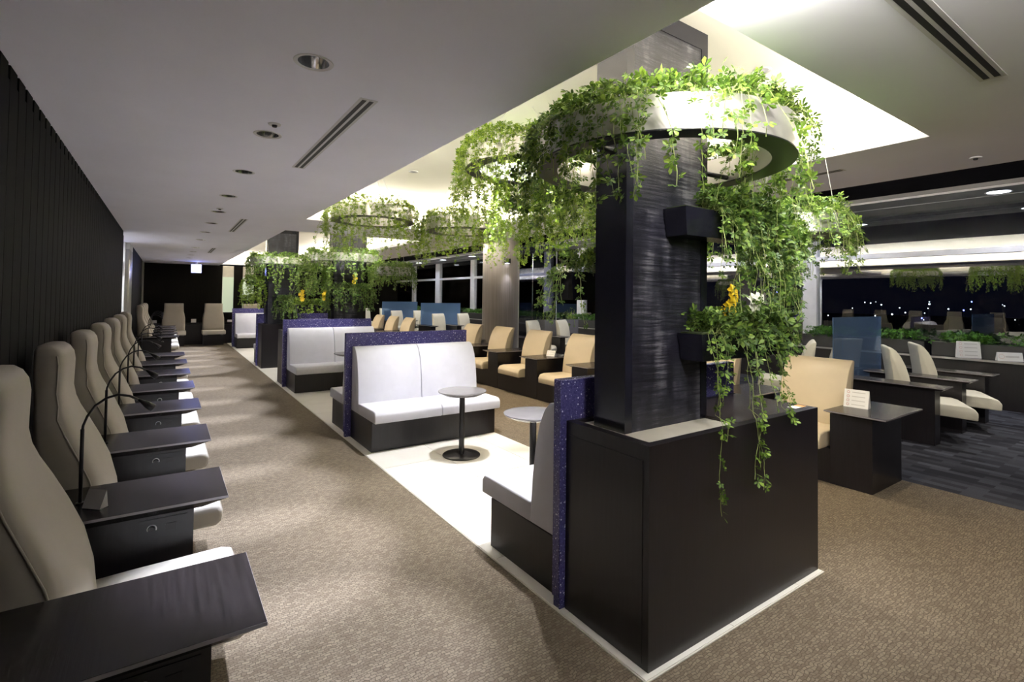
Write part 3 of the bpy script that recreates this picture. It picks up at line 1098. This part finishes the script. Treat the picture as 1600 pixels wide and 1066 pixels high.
# ---------------- tent cards
def tent(loc, rz, label, w_=0.19, h_=0.17, rows_=4):
    r = thing('tent_card', label, 'card', loc, rz)
    prof = [(-0.045, 0.004), (-0.043, 0.002), (0.0, h_), (0.043, 0.002), (0.045, 0.004), (0.0, h_ + 0.003)]
    fr = pyd('card', [(-w_ / 2, -0.045, 0.0), (w_ / 2, -0.045, 0.0), (w_ / 2, 0.0, h_), (-w_ / 2, 0, h_), (-w_ / 2, 0.045, 0), (w_ / 2, 0.045, 0)], [(0, 1, 2, 3), (3, 2, 5, 4), (0, 3, 4), (1, 5, 2), (0, 4, 5, 1)])
    c = link('card', fr, 'white', r)
    nrm = Vector((0, -h_, 0.045)).normalized()
    for i in range(rows_):
        t = (i + 0.7) / (rows_ + 0.4)
        base = Vector((0, -0.045 * (1 - t), h_ * t)) + nrm * 0.0012
        upv = Vector((0, 0.045, h_)).normalized()
        hh = h_ / rows_ * 0.26
        ring_ = []
        for q in range(13):
            a = 2 * PI * q / 12
            ring_.append(base + Vector((-w_ * 0.33 + hh * math.cos(a), 0, 0)) + upv * hh * math.sin(a))
        link('icon', tube('icon', ring_, 0.0016, 4), 'cardred', c)
        a, b = -w_ * 0.18, w_ * 0.36
        q = [base + Vector((a, 0, 0)) - upv * hh * 0.35, base + Vector((b, 0, 0)) - upv * hh * 0.35, base + Vector((b, 0, 0)) + upv * hh * 0.35, base + Vector((a, 0, 0)) + upv * hh * 0.35]
        link('text_line', pyd('text_line', q, [(0, 1, 2, 3)]), 'cardgrey', c)
    return r


tent((5.15, 1.98, 0.66), -PI / 2 + 0.1, 'white tent card with four red icons on the nearest beige-row desk', 0.19, 0.155)
tent((5.25, B0 + 4 * BP, 0.66), -PI / 2 + 0.4, 'small white tent card on a dark beige-row desk', 0.15, 0.09, 2)
tent((10.60, 2.50, 0.745), -1.0, 'tall white tent card with red icons on the window counter', 0.30, 0.26)
tent((10.58, 2.02, 0.745), -1.0, 'low white tent card on the window counter', 0.30, 0.13, 1)
ts = thing('desk_sign', 'small grey diamond sign at the foot of the gooseneck lamp nearest the white chair back', 'sign', (-0.235, 2.86, 0.66), -0.75)
ts['label'] = 'small grey slanted sign beside the foot of a gooseneck lamp'
link('plate', pyd('plate', [(-0.045, -0.02, 0.0), (0.045, -0.02, 0), (0.045, 0.012, 0.075), (-0.045, 0.012, 0.075), (-0.045, 0.02, 0), (0.045, 0.02, 0)], [(0, 1, 2, 3), (3, 2, 5, 4), (0, 3, 4), (1, 5, 2), (0, 4, 5, 1)]), 'cardgrey', ts)
link('foot', boxm('foot', -0.046, 0.046, -0.022, 0.022, 0, 0.003), 'chrome', ts)

# ================================================================== CEILING FITTINGS
def make_downlight():
    r = thing('downlight', 'round recessed downlight with chrome reflector in the flat ceiling over the wall aisle', 'downlight', group='downlights over the wall aisle')
    link('trim_ring', lathe('trim_ring', [(0.062, 0), (0.078, -0.003), (0.080, 0.0), (0.062, 0)], 32), 'framew', r)
    link('reflector', lathe('reflector', [(0.062, 0.0), (0.058, 0.03), (0.045, 0.055), (0.0, 0.056)], 32), 'chrome', r)
    link('lamp', lathe('lamp', [(0, 0.045), (0.02, 0.045), (0.02, 0.054), (0, 0.054)], 24), 'lens', r)
    return r


# cut the can openings: the reflector stands in a shallow dish below the board
dl0 = None
for k, y in enumerate(DLY):
    lab = 'round chrome downlight over the wall aisle, %s counting from the far wall' % ORD[len(DLY) - 1 - k]
    if dl0 is None:
        dl0 = make_downlight()
        dl0.location, dl0['label'] = (0.487, y, CEIL), lab
    else:
        dup(dl0, (0.487, y, CEIL), 0, lab)
    spot('downlight_lamp', (0.487, y, CEIL - 0.012), 70 if y < 2 else 255, COOL, 41, 0.55, 0.03)


def small_fitting(name, label, cat, loc, group=None):
    r = thing(name, label, cat, loc, 0, group)
    link('flange', lathe('flange', [(0, 0), (0.035, 0), (0.032, -0.006), (0, -0.008)], 24), 'framew', r)
    link('core', lathe('core', [(0, -0.006), (0.016, -0.006), (0.012, -0.018), (0, -0.02)], 16), 'blackmetal', r)
    return r


small_fitting('ceiling_sensor', 'small round ceiling sensor nearest the big linear diffuser', 'sensor', (0.488, 3.13, CEIL))
small_fitting('ceiling_sensor', 'small round ceiling sensor before the second linear diffuser', 'sensor', (0.480, 6.59, CEIL))
small_fitting('sprinkler', 'small sprinkler in the ceiling beside the dark raised ceiling', 'sprinkler', (4.70, 1.06, ZR))


def diffuser(label, x0, x1, y0, y1, along='y', z=CEIL):
    r = thing('linear_diffuser', label, 'air vent', (x0, y0, z))
    W_, L_ = x1 - x0, y1 - y0
    link('frame', boxm('frame', 0, W_, 0, L_, -0.0012, -0.0002), 'framew', r)
    for a, b in ((0.18, 0.42), (0.58, 0.82)):
        if along == 'y':
            bx = (W_ * a, W_ * b, 0.02, L_ - 0.02)
        else:
            bx = (0.02, W_ - 0.02, L_ * a, L_ * b)
        link('slot', boxm('slot', *bx, -0.0019, -0.0013), 'slot', r)
    return r


diffuser('two-slot linear air diffuser over the near wall aisle', 0.765, 0.855, 2.45, 4.10)
diffuser('two-slot linear air diffuser over the middle of the wall aisle', 0.765, 0.855, 7.3, 8.9)
diffuser('two-slot linear air diffuser over the far end of the wall aisle', 0.765, 0.855, 12.3, 13.8)
diffuser('two-slot linear air diffuser on the flat ceiling beside the near recess corner', 1.5, 3.11, 0.590, 0.684, 'x', ZR)
diffuser('two-slot linear air diffuser between recess and dark raised ceiling', 4.30, 4.38, 1.75, 3.5, 'y', ZR)
rl = None
for x, y in ((3.15, 1.75), (2.0, 4.2), (3.2, 4.6), (2.4, 5.6), (2.9, 2.8)):
    rr = thing('recess_downlight', 'small round downlight in the cream recess ceiling', 'downlight', (x, y, RTOP), 0, 'downlights in the near recess')
    link('trim_ring', lathe('trim_ring', [(0.04, -0.002), (0.055, -0.006), (0.058, 0.0), (0.04, 0)], 24), 'framew', rr)
    link('lamp', lathe('lamp', [(0, -0.001), (0.04, -0.001), (0.04, 0), (0, 0)], 24), 'blackmetal', rr)
for i, y in enumerate([2.02 + 2.58 * k for k in range(9)]):
    rr = thing('soffit_downlight', 'glowing downlight in the grey window soffit, %s counting from the end wall' % ORD[8 - i], 'downlight', (10.08, y, SOF), 0, 'downlights in the window soffit')
    link('trim_ring', lathe('trim_ring', [(0.13, -0.001), (0.15, -0.005), (0.155, 0.0), (0.13, 0)], 24), 'framew', rr)
    link('lamp', lathe('lamp', [(0, -0.002), (0.13, -0.002), (0.13, 0), (0, 0)], 24), 'soffitlens', rr)
    spot('soffit_lamp', (10.08, y, SOF - 0.02), 45, COOL, 155, 0.5, 0.1)

# lamps of the middle and window zones (no cans are built for them)
for y in (4.35, 3.45, 7.7, 8.6, 11.0, 14.2, 16.4):
    spot('bench_lamp', (2.5, y, RTOP - 0.03), 205 if y < 5 else 66, (0.95, 0.95, 1.0), 78, 0.6, 0.05)
for k in range(-1, 11):
    spot('row_lamp', (4.45, 1.5 + 1.6 * k, ZR - 0.02), 20 if k < 0 else 36 if k < 1 else 80, WARM, 95, 0.9, 0.05)
for y in (1.0, 3.2, 9.2, 13.5, 15.0, 18.6, 22.5):
    for x in (7.2, 9.0):
        spot('window_zone_lamp', (x, y, VZ - 0.03), 75, NEUT, 75, 0.8, 0.05)
for x, y in ((2.3, 0.3), (3.3, 0.1), (1.2, -0.6)):
    spot('near_aisle_lamp', (x, y, (ZR if x > RX0 else CEIL) - 0.02), 20, COOL, 85, 0.8, 0.05)
for a, b, pw in (((3.05, 1.12, RTOP - 0.03), (2.75, 1.6, 1.3), 80), ((1.75, 1.10, RTOP - 0.03), (2.1, 1.68, 1.6), 32), ((3.45, 2.6, RTOP - 0.03), (2.9, 1.65, 1.7), 35),
                 ((2.0, 8.4, RTOP - 0.03), (2.6, 9.6, 1.7), 70), ((3.2, 8.5, RTOP - 0.03), (2.9, 9.6, 1.5), 60), ((1.7, 10.9, RTOP - 0.03), (2.1, 12.1, 1.7), 70)):
    spot('plant_fill_lamp', a, pw, (1.0, 0.98, 0.95), 62, 0.7, 0.04, b)  # unseen spots added at the recess ceilings to brighten the planters
area('alcove_lamp', (-1.3, 11.2, CEIL - 0.02), 0.5, 0.5, 18, (0.95, 0.97, 1.0))

# ================================================================== PLANTS
rng = random.Random(7)
nrng = np.random.default_rng(7)


def leaf_template(fine):
    V, F = [], []
    for ang, ln in ((-105, 0.62), (-52, 0.88), (0, 1.0), (52, 0.88), (105, 0.62)):
        a = math.radians(ang)
        c, s = math.cos(a), math.sin(a)
        if fine:
            P = [(0, 0.10, 0), (-0.17, 0.45, 0.035), (-0.23, 0.72, 0.02), (0, 1.0, -0.06), (0.23, 0.72, 0.02), (0.17, 0.45, 0.035), (0, 0.55, -0.01)]
            fs = [(0, 6, 1), (1, 6, 2), (2, 6, 3), (3, 6, 4), (4, 6, 5), (5, 6, 0)]
        else:
            P = [(0, 0.06, 0), (-0.24, 0.60, 0.03), (0, 1.0, -0.06), (0.24, 0.60, 0.03)]
            fs = [(0, 2, 1), (0, 3, 2)]
        o = len(V)
        for x, y, z in P:
            x, y, z = x * ln, y * ln, z * ln
            V.append((x * c + y * s, -x * s + y * c, z))
        F += [tuple(i + o for i in q) for q in fs]
    return np.array(V), np.array(F)


LT, LTF = leaf_template(False), leaf_template(True)


def frames(L):
    """L: list of (pos, dir, normal, size) -> rotation matrices with y=dir, z=normal"""
    P = np.array([l[0] for l in L])
    d = np.array([l[1] for l in L])
    n = np.array([l[2] for l in L])
    s = np.array([l[3] for l in L])
    d /= np.linalg.norm(d, axis=1)[:, None] + 1e-9
    x = np.cross(d, n)
    x /= np.linalg.norm(x, axis=1)[:, None] + 1e-9
    z = np.cross(x, d)
    return P, np.stack([x, d, z], axis=2), s


def foliage_mesh(name, L, tmpl):
    P, R, s = frames(L)
    V, F = tmpl
    W = np.einsum('nij,vj->nvi', R, V) * s[:, None, None] + P[:, None, :]
    n, m = len(L), len(V)
    FF = (F[None] + (np.arange(n) * m)[:, None, None]).reshape(-1, 3)
    W = W.reshape(-1, 3)
    me = bpy.data.meshes.new(name)
    me.vertices.add(len(W))
    me.vertices.foreach_set('co', W.astype(np.float32).ravel())
    me.loops.add(FF.size)
    me.loops.foreach_set('vertex_index', FF.astype(np.int32).ravel())
    me.polygons.add(len(FF))
    me.polygons.foreach_set('loop_start', np.arange(0, FF.size, 3, dtype=np.int32))
    me.update(calc_edges=True)
    me.validate()
    return me


leaf_one = None


def plant(root, L, stems, mat, nobj=0, fine=False, stem_r=0.0016):
    """leaves L (root coordinates): the nobj that show largest as single parts, the rest joined"""
    global leaf_one
    if stems:
        stuff(link('vine_stems', tubes('vine_stems', stems, stem_r), 'stem', root))
    if nobj and len(L) > nobj:
        base = np.array(root.location)
        pos = np.array([l[0] for l in L]) + base
        dist = np.linalg.norm(pos - np.array([0, 0, EYE]), axis=1)
        key = np.array([l[3] for l in L]) / dist
        idx = np.argsort(-key)
        big, rest = [L[i] for i in idx[:nobj]], [L[i] for i in idx[nobj:]]
        me = bpy.data.meshes.new('leaf')
        V, F = LTF
        me.from_pydata([tuple(v) for v in V], [], [tuple(int(i) for i in f) for f in F])
        me.materials.append(M[mat])
        me.update()
        P, R, s = frames(big)
        for i in range(len(big)):
            o = bpy.data.objects.new('leaf', me)
            C.objects.link(o)
            o.parent = root
            mt = Matrix.Identity(4)
            for a in range(3):
                for b in range(3):
                    mt[a][b] = R[i][a][b] * s[i]
                mt[a][3] = P[i][a]
            o.matrix_local = mt
    else:
        rest = L
    if rest:
        stuff(link('foliage', foliage_mesh('foliage', rest, LTF if fine else LT), mat, root))


def rv(a):
    return Vector((rng.uniform(-a, a), rng.uniform(-a, a), rng.uniform(-a, a)))


def strand(p0, outv, length, L, stems, size, gap, arch=0.06, lift=0.03):
    """a vine that climbs over the edge at p0, then hangs down"""
    pts = [Vector(p0)]
    p = Vector(p0) + outv * arch * 0.6 + Vector((0, 0, lift * rng.random()))
    pts.append(p.copy())
    v = outv * 0.5 + Vector((0, 0, -0.3))
    sway = rv(0.35)
    step = 0.03
    t = 0.0
    while t < length:
        v = (v * 0.75 + Vector((0, 0, -1)) * 0.45 + sway * 0.18 + rv(0.22)).normalized()
        p = p + v * step
        pts.append(p.copy())
        t += step
        if rng.random() < 0.12:
            sway = rv(0.5)
    stems.append(pts)
    for i in range(1, len(pts)):
        if rng.random() < step / gap:
            d = (outv * rng.uniform(0.2, 1.0) + Vector((0, 0, rng.uniform(-1.0, 0.25))) + rv(0.9)).normalized()
            nrm = (outv * 0.8 + Vector((0, 0, 0.8)) + rv(0.7)).normalized()
            L.append((pts[i] + d * size * 0.35, d, nrm, size * rng.uniform(0.55, 1.15)))


def tuft(p, L, size, n, h, spread, outv=Vector((0, 0, 0)), stems=None):
    for _ in range(n):
        q = Vector(p) + Vector((rng.gauss(0, spread), rng.gauss(0, spread), h * rng.random() ** 0.8)) + outv * rng.uniform(-0.3, 1.0) * spread * 1.5
        d = (rv(1.0) + Vector((0, 0, 0.25)) + outv * 0.5).normalized()
        nrm = (Vector((0, 0, 1.0)) + rv(0.7) + outv * 0.3).normalized()
        L.append((q, d, nrm, size * rng.uniform(0.6, 1.15)))
        if stems is not None and rng.random() < 0.35:
            stems.append([Vector(p) + rv(0.02), (Vector(p) + q) / 2 + rv(0.012), q])


def ring_planter(label, c, r, z, mat, size, nstr, ntuft, tuftn, hang, wires=0, nobj=0, fine=False, hgt=0.15, width=0.11, bracket=None, gap=0.035, thin=None):
    root = thing('ring_planter', label, 'planter', (c[0], c[1], z))
    ri = r - width
    link('outer_band', lathe('outer_band', [(r - 0.004, 0.0), (r, 0.0), (r, hgt), (r - 0.004, hgt), (r - 0.004, 0.0)], 72), 'steel', root)
    link('inner_band', lathe('inner_band', [(ri, 0.0), (ri + 0.004, 0.0), (ri + 0.004, hgt), (ri, hgt), (ri, 0.0)], 72), 'steel', root)
    link('base_ring', lathe('base_ring', [(ri - 0.001, -0.004), (r + 0.001, -0.004), (r + 0.001, 0.002), (ri - 0.001, 0.002), (ri - 0.001, -0.004)], 72), 'black', root)
    link('soil', lathe('soil', [(ri + 0.005, hgt - 0.03), (r - width / 2, hgt - 0.012), (r - 0.005, hgt - 0.03)], 48), 'soil', root)
    L, S = [], []
    for i in range(ntuft):
        a = 2 * PI * (i + rng.random()) / ntuft
        o = Vector((math.cos(a), math.sin(a), 0))
        tuft(o * (r - width / 2) + Vector((0, 0, hgt - 0.01)), L, size, tuftn, 0.11, 0.030, o * 0.4, S)
    for i in range(nstr):
        a = 2 * PI * (i + rng.random()) / nstr
        o = Vector((math.cos(a), math.sin(a), 0))
        if thin and rng.random() > thin(a):
            continue
        ln = hang(a) * (0.2 + 1.1 * rng.random() ** 1.4)
        if rng.random() < 0.82:
            strand(o * (r - 0.01) + Vector((0, 0, hgt)), o, ln + hgt * 0.5, L, S, size, gap)
        else:
            strand(o * (ri + 0.01) + Vector((0, 0, hgt)), -o, ln * 0.6 + 0.1, L, S, size, gap)
    plant(root, L, S, mat, nobj, fine)
    for q in range(wires):
        a = 2 * PI * q / wires + 0.4
        x, y = r * 0.96 * math.cos(a), r * 0.96 * math.sin(a)
        link('wire', tube('wire', [(x, y, hgt - 0.02), (x * 0.3, y * 0.3, RTOP - z - 0.003)], 0.0022, 5), 'white', root)
    if bracket:
        for a, b in bracket:
            link('bracket', tube('bracket', [Vector(a), Vector(b)], 0.014, 10), 'black', root)
    return root


def ring_spot(label, loc, aim, power, deg):
    r = thing('ring_spotlight', label, 'spotlight', loc)
    d = (Vector(aim) - Vector(loc)).normalized()
    link('housing', tube('housing', [-d * 0.05, d * 0.012], 0.022, 14), 'black', r)
    link('rim', tube('rim', [d * 0.012, d * 0.022], [0.025, 0.025], 14), 'blackmetal', r)
    link('yoke', tube('yoke', [(0, 0, -0.01), (0, 0.05, -0.02)], 0.008, 8), 'black', r)
    spot('ring_lamp', Vector(loc) + d * 0.03, power, NEUT, deg, 0.9, 0.03, aim)
    return r


ring_spot('small black spotlight inside the near ring planter', (1.76, 1.76, 2.33), (2.0, 3.0, 2.75), 4, 90)


def hang1(a):
    d = math.degrees(a) % 360
    if d > 315 or d < 60:        # towards the windows
        return 0.48
    if 150 < d < 235:            # towards the wall aisle
        return 0.32
    if 235 <= d <= 315:          # side facing the near aisle
        return 0.30
    return 0.34


RA = (2.15, 1.76)
ring_planter('large steel ring planter of trailing ivy around the near slab column', RA, 0.65, 2.30, 'leaf', 0.042, 215, 170, 10, hang1, 0, 300, True, 0.15, thin=lambda a: 0.42 if 215 < math.degrees(a) % 360 < 318 else 1.0,
             bracket=[((-0.37, -0.04, 0.02), (-0.53, -0.06, 0.02)), ((0.28, -0.04, 0.02), (0.53, -0.06, 0.02))])
ring_planter('lime-green trailing ring planter hung beyond the near slab column', (2.33, 3.25), 0.46, 2.62, 'leaf2', 0.034, 200, 110, 9, lambda a: 0.58, 3)
ring_planter('trailing ring planter hung over the beige row side of the near recess', (3.08, 3.95), 0.43, 2.54, 'leaf2', 0.034, 170, 100, 8, lambda a: 0.56, 3)
ring_planter('trailing ring planter hung near the far right corner of the near recess', (3.10, 5.64), 0.46, 2.44, 'leaf2', 0.034, 160, 100, 8, lambda a: 0.42, 3)
ring_planter('trailing ring planter hung near the far left corner of the near recess', (2.10, 6.12), 0.50, 2.53, 'leaf2', 0.034, 160, 100, 8, lambda a: 0.42, 3)
ring_planter('steel ring planter around the right-hand slab column', (2.80, 9.80), 0.64, 2.24, 'leaf', 0.040, 130, 120, 8, lambda a: 0.60, 0)
ring_planter('steel ring planter around the left-hand slab column', (2.14, 12.35), 0.64, 2.28, 'leaf', 0.042, 130, 120, 8, lambda a: 0.60, 0)
ring_planter('small ring planter hung on thin wires over the near console end', (3.34, 1.62), 0.25, 2.02, 'leaf', 0.030, 150, 90, 9, lambda a: 0.24, 3, 200, True, 0.12, 0.09)
ring_planter('small ring planter hung on thin wires beside the right-hand slab column', (3.45, 8.92), 0.33, 2.00, 'leaf', 0.034, 140, 90, 9, lambda a: 0.28, 3, 0, False, 0.14, 0.1)


def trough(label, x0, x1, y0, y1, z0, z1, mat, size, ntuft, nstr, hang, nobj=0, fine=False, tuftn=8, h=0.12, front=Vector((0, -1, 0)), fx0=None):
    root = thing('trough_planter', label, 'planter', ((x0 + x1) / 2, (y0 + y1) / 2, z0))
    hx, hy, hz = (x1 - x0) / 2, (y1 - y0) / 2, z1 - z0
    i = 0.03
    v = [(-hx + i, -hy + i * 0.5, 0), (hx - i, -hy + i * 0.5, 0), (hx - i, hy, 0), (-hx + i, hy, 0), (-hx, -hy, hz), (hx, -hy, hz), (hx, hy, hz), (-hx, hy, hz)]
    me = pyd('box', v, BF)
    link('box', me, 'navyblack', root)
    link('soil', boxm('soil', -hx + 0.012, hx - 0.012, -hy + 0.012, hy - 0.012, hz, hz + 0.006), 'soil', root)
    lo = -hx if fx0 is None else fx0 - (x0 + x1) / 2
    L, S = [], []
    for k in range(ntuft):
        p = Vector((rng.uniform(lo, hx), rng.uniform(-hy, hy), hz))
        tuft(p, L, size, tuftn, h, 0.04, front * 0.6, S)
    for k in range(nstr):
        x = rng.uniform(lo, hx)
        u = rng.random()
        if u < 0.7:
            strand(Vector((x, front.y * hy, hz)), front, hang() , L, S, size, 0.034)
        elif x > 0 or fx0 is None:
            strand(Vector((math.copysign(hx, x), rng.uniform(-hy, hy), hz)), Vector((math.copysign(1, x), 0, 0)), hang(), L, S, size, 0.034)
    plant(root, L, S, mat, nobj, fine)
    return root


def orchid(label, loc, mat, n, h):
    r = thing('orchid', label, 'flower', loc)
    link('stem', tube('stem', [(0, 0, 0), (0.01, -0.01, h * 0.5), (-0.01, -0.04, h)], 0.003, 6), 'stem', r)
    for i in range(n):
        t = 0.45 + 0.55 * i / max(1, n - 1)
        c = Vector((0.012 * math.sin(i * 2.4), -0.04 * t, h * t)) + rv(0.018)
        d = Vector((rng.uniform(-0.6, 0.2), -1, rng.uniform(-0.2, 0.5))).normalized()
        a = d.cross(Vector((0, 0, 1))).normalized()
        b = a.cross(d)
        V, F = [tuple(c)], []
        for q in range(5):
            th = 2 * PI * q / 5 + rng.random() * 0.4
            e = a * math.cos(th) + b * math.sin(th)
            g = -a * math.sin(th) + b * math.cos(th)
            o = len(V)
            V += [tuple(c + e * 0.018 + g * 0.016 + d * 0.006), tuple(c + e * 0.036), tuple(c + e * 0.018 - g * 0.016 + d * 0.006)]
            F += [(0, o, o + 1), (0, o + 1, o + 2)]
        link('blossom', pyd('blossom', V, F), mat, r)
    return r


# near column: two troughs on the front, one behind
trough('upper black trough of dense ivy on the near slab column', 2.10, 3.10, 1.55, 1.688, 1.93, 2.07, 'leaf3', 0.040, 130, 150, lambda: rng.choice((0.12, 0.22, 0.3, 0.36, 0.55)), 300, True, fx0=2.33)
trough('lower black trough of ivy and orchids on the near slab column', 2.22, 3.10, 1.54, 1.688, 1.29, 1.43, 'leaf3', 0.042, 105, 34, lambda: rng.choice((0.05, 0.08, 0.12, 0.2)), 300, True, fx0=2.30)
trough('black trough of ferny plants behind the near slab column', 1.84, 2.60, 2.10, 2.25, 1.595, 1.75, 'leaf', 0.036, 60, 30, lambda: rng.choice((0.1, 0.2, 0.3)), 100, True, 8, 0.13)
link('bracket', boxm('bracket', 0.0, 0.1, -0.30, -0.07, 0.03, 0.10), 'black', bpy.data.objects['trough_planter.002'])
rng.seed(21)
tv = thing('trailing_vine', 'long ivy vine dangling over the near console front', 'vine', (2.24, 1.50, 1.43))
L, S = [], []
for x, ln in ((0.0, 0.90), (0.03, 0.55), (0.26, 0.85), (0.30, 0.72), (0.33, 0.80), (0.55, 0.52), (0.60, 0.46), (0.15, 0.35), (0.45, 0.4)):
    strand(Vector((x, 0.05, 0)), Vector((0, -1, 0)), ln, L, S, 0.036, 0.038, 0.05)
for pts in S:                     # the vines hang in front of the console face, never through it
    for p in pts:
        if p.z < -0.42 and p.y > -0.062:
            p.y = -0.062
L = [((Vector((l[0].x, min(l[0].y, -0.075), l[0].z)) if l[0].z < -0.40 else l[0]), l[1], l[2], l[3]) for l in L]
plant(tv, L, S, 'leaf', 60, True)
orchid('yellow orchid spray in the lower trough of the near column', (2.44, 1.55, 1.44), 'yellow', 9, 0.22)
orchid('white orchid spray in the lower trough of the near column', (2.58, 1.49, 1.50), 'whitepetal', 7, 0.13)

# troughs on the two far columns
def ptrough(label, Y, xa, ya, xb, yb, mat, nt_, ns, hang, depth=0.16):
    a, b = on(1, Y, xa, ya), on(1, Y, xb, yb)
    return trough(label, a.x, b.x, Y, Y + depth, b.z, a.z, mat, 0.036, nt_, ns, hang, tuftn=8)


hg = lambda: rng.choice((0.12, 0.25, 0.4))
ptrough('upper black trough left of the right-hand slab column', 9.72, 474, 425, 517, 437, 'leaf', 50, 50, lambda: rng.choice((0.2, 0.4, 0.55)))
ptrough('lower black trough with yellow orchid left of the right-hand slab column', 9.72, 464, 477, 515, 488, 'leaf2', 50, 20, lambda: 0.15)
ptrough('black trough on the front of the right-hand slab column', 9.52, 520, 452, 580, 462, 'leaf3', 70, 80, hg)
ptrough('black trough on the front of the left-hand slab column', 12.07, 436, 470, 462, 480, 'leaf3', 50, 60, hg)
ptrough('upper black trough left of the left-hand slab column', 12.27, 385, 439, 414, 446, 'leaf2', 40, 40, hg)
ptrough('middle black trough left of the left-hand slab column', 12.27, 402, 452, 416, 461, 'leaf2', 20, 20, hg)
ptrough('lowest black trough left of the left-hand slab column', 12.27, 378, 469, 401, 475, 'leaf2', 40, 14, lambda: 0.12)
for px, py, Y, lab in ((553, 452, 9.48, 'yellow orchid high on the right-hand slab column'), (470, 478, 9.66, 'yellow orchid at the end of the lower far trough'), (505, 478, 9.66, 'yellow orchid at the middle of the lower far trough')):
    p = on(1, Y, px, py)
    o = orchid(lab, p, 'yellow', 7, 0.26)
    o.scale = (1.15, 1.15, 1.0)

# window trough planters with leafy plants, one per window bay
for i, (a, b) in enumerate(((0.6, 3.0), (3.1, 5.1), (5.5, 8.8), (8.9, 12.4), (12.9, 16.3), (16.4, 19.7), (20.2, 23.2), (23.9, 26.4))):
    root = thing('window_trough', 'long black planter trough on the window counter, %s from the near end' % ORD[i], 'planter', (10.86, (a + b) / 2, 0.745), 0, 'planter troughs along the windows')
    hl = (b - a) / 2
    link('box', boxm('box', -0.14, 0.14, -hl, hl, 0, 0.215), 'black', root)
    L = []
    for k in range(int((b - a) * 26)):
        tuft(Vector((rng.uniform(-0.12, 0.10), rng.uniform(-hl + 0.06, hl - 0.06), 0.20)), L, 0.075, 8, 0.16, 0.05)
    plant(root, L, None, 'fern')
for i, (x, y) in enumerate(((8.55, 10.75), (9.35, 10.75))):
    r = thing('floor_planter', 'square charcoal floor planter by the smoked glass, %s from the column' % ORD[i], 'planter', (x, y, 0))
    link('pot', boxm('pot', -0.2, 0.2, -0.18, 0.18, 0, 1.03, 0.01), 'soffit', r)
    link('soil', boxm('soil', -0.18, 0.18, -0.16, 0.16, 1.03, 1.035), 'soil', r)
    L, S = [], []
    for k in range(14):
        strand(Vector((rng.uniform(-.15, .15), rng.uniform(-.15, .15), 1.03)), rv(1).normalized(), 0.25, L, S, 0.04, 0.05, 0.1, 0.3)
    plant(r, L, S, 'leaf2')

# ---------------- lamp posts on the apron beyond the glass
cm = lathe('lamp_head', [(0, -0.22), (0.16, -0.16), (0.22, 0), (0.16, 0.16), (0, 0.22)], 8)
cm.materials.append(M['city'])
cmb = cm.copy()
cmb.materials.clear()
cmb.materials.append(M['cityblue'])
pm = boxm('pole', -0.02, 0.02, -0.02, 0.02, -1, 0)
for i in range(46):
    if rng.random() < 0.55:
        px, py = rng.uniform(590, 735), rng.uniform(452, 482)
    else:
        px, py = rng.uniform(1285, 1590), rng.uniform(470, 506)
    p = on(0, 85.0 + rng.uniform(-8, 8), px, py)
    bl = rng.random() < 0.15
    r = thing('apron_lamp', 'tiny bluish lamp far outside the night windows' if bl else 'tiny white lamp far outside the night windows', 'lamp', p, 0, 'distant blue lamps outside' if bl else 'distant white lamps outside')
    h = link('lamp_head', cmb if bl else cm, None, r)
    q = rng.uniform(0.18, 0.45)
    h.scale = (q, q, q)
    o = link('pole', pm, 'blackmetal', r)
    o.scale = (1, 1, max(0.1, p.z + 6.0))
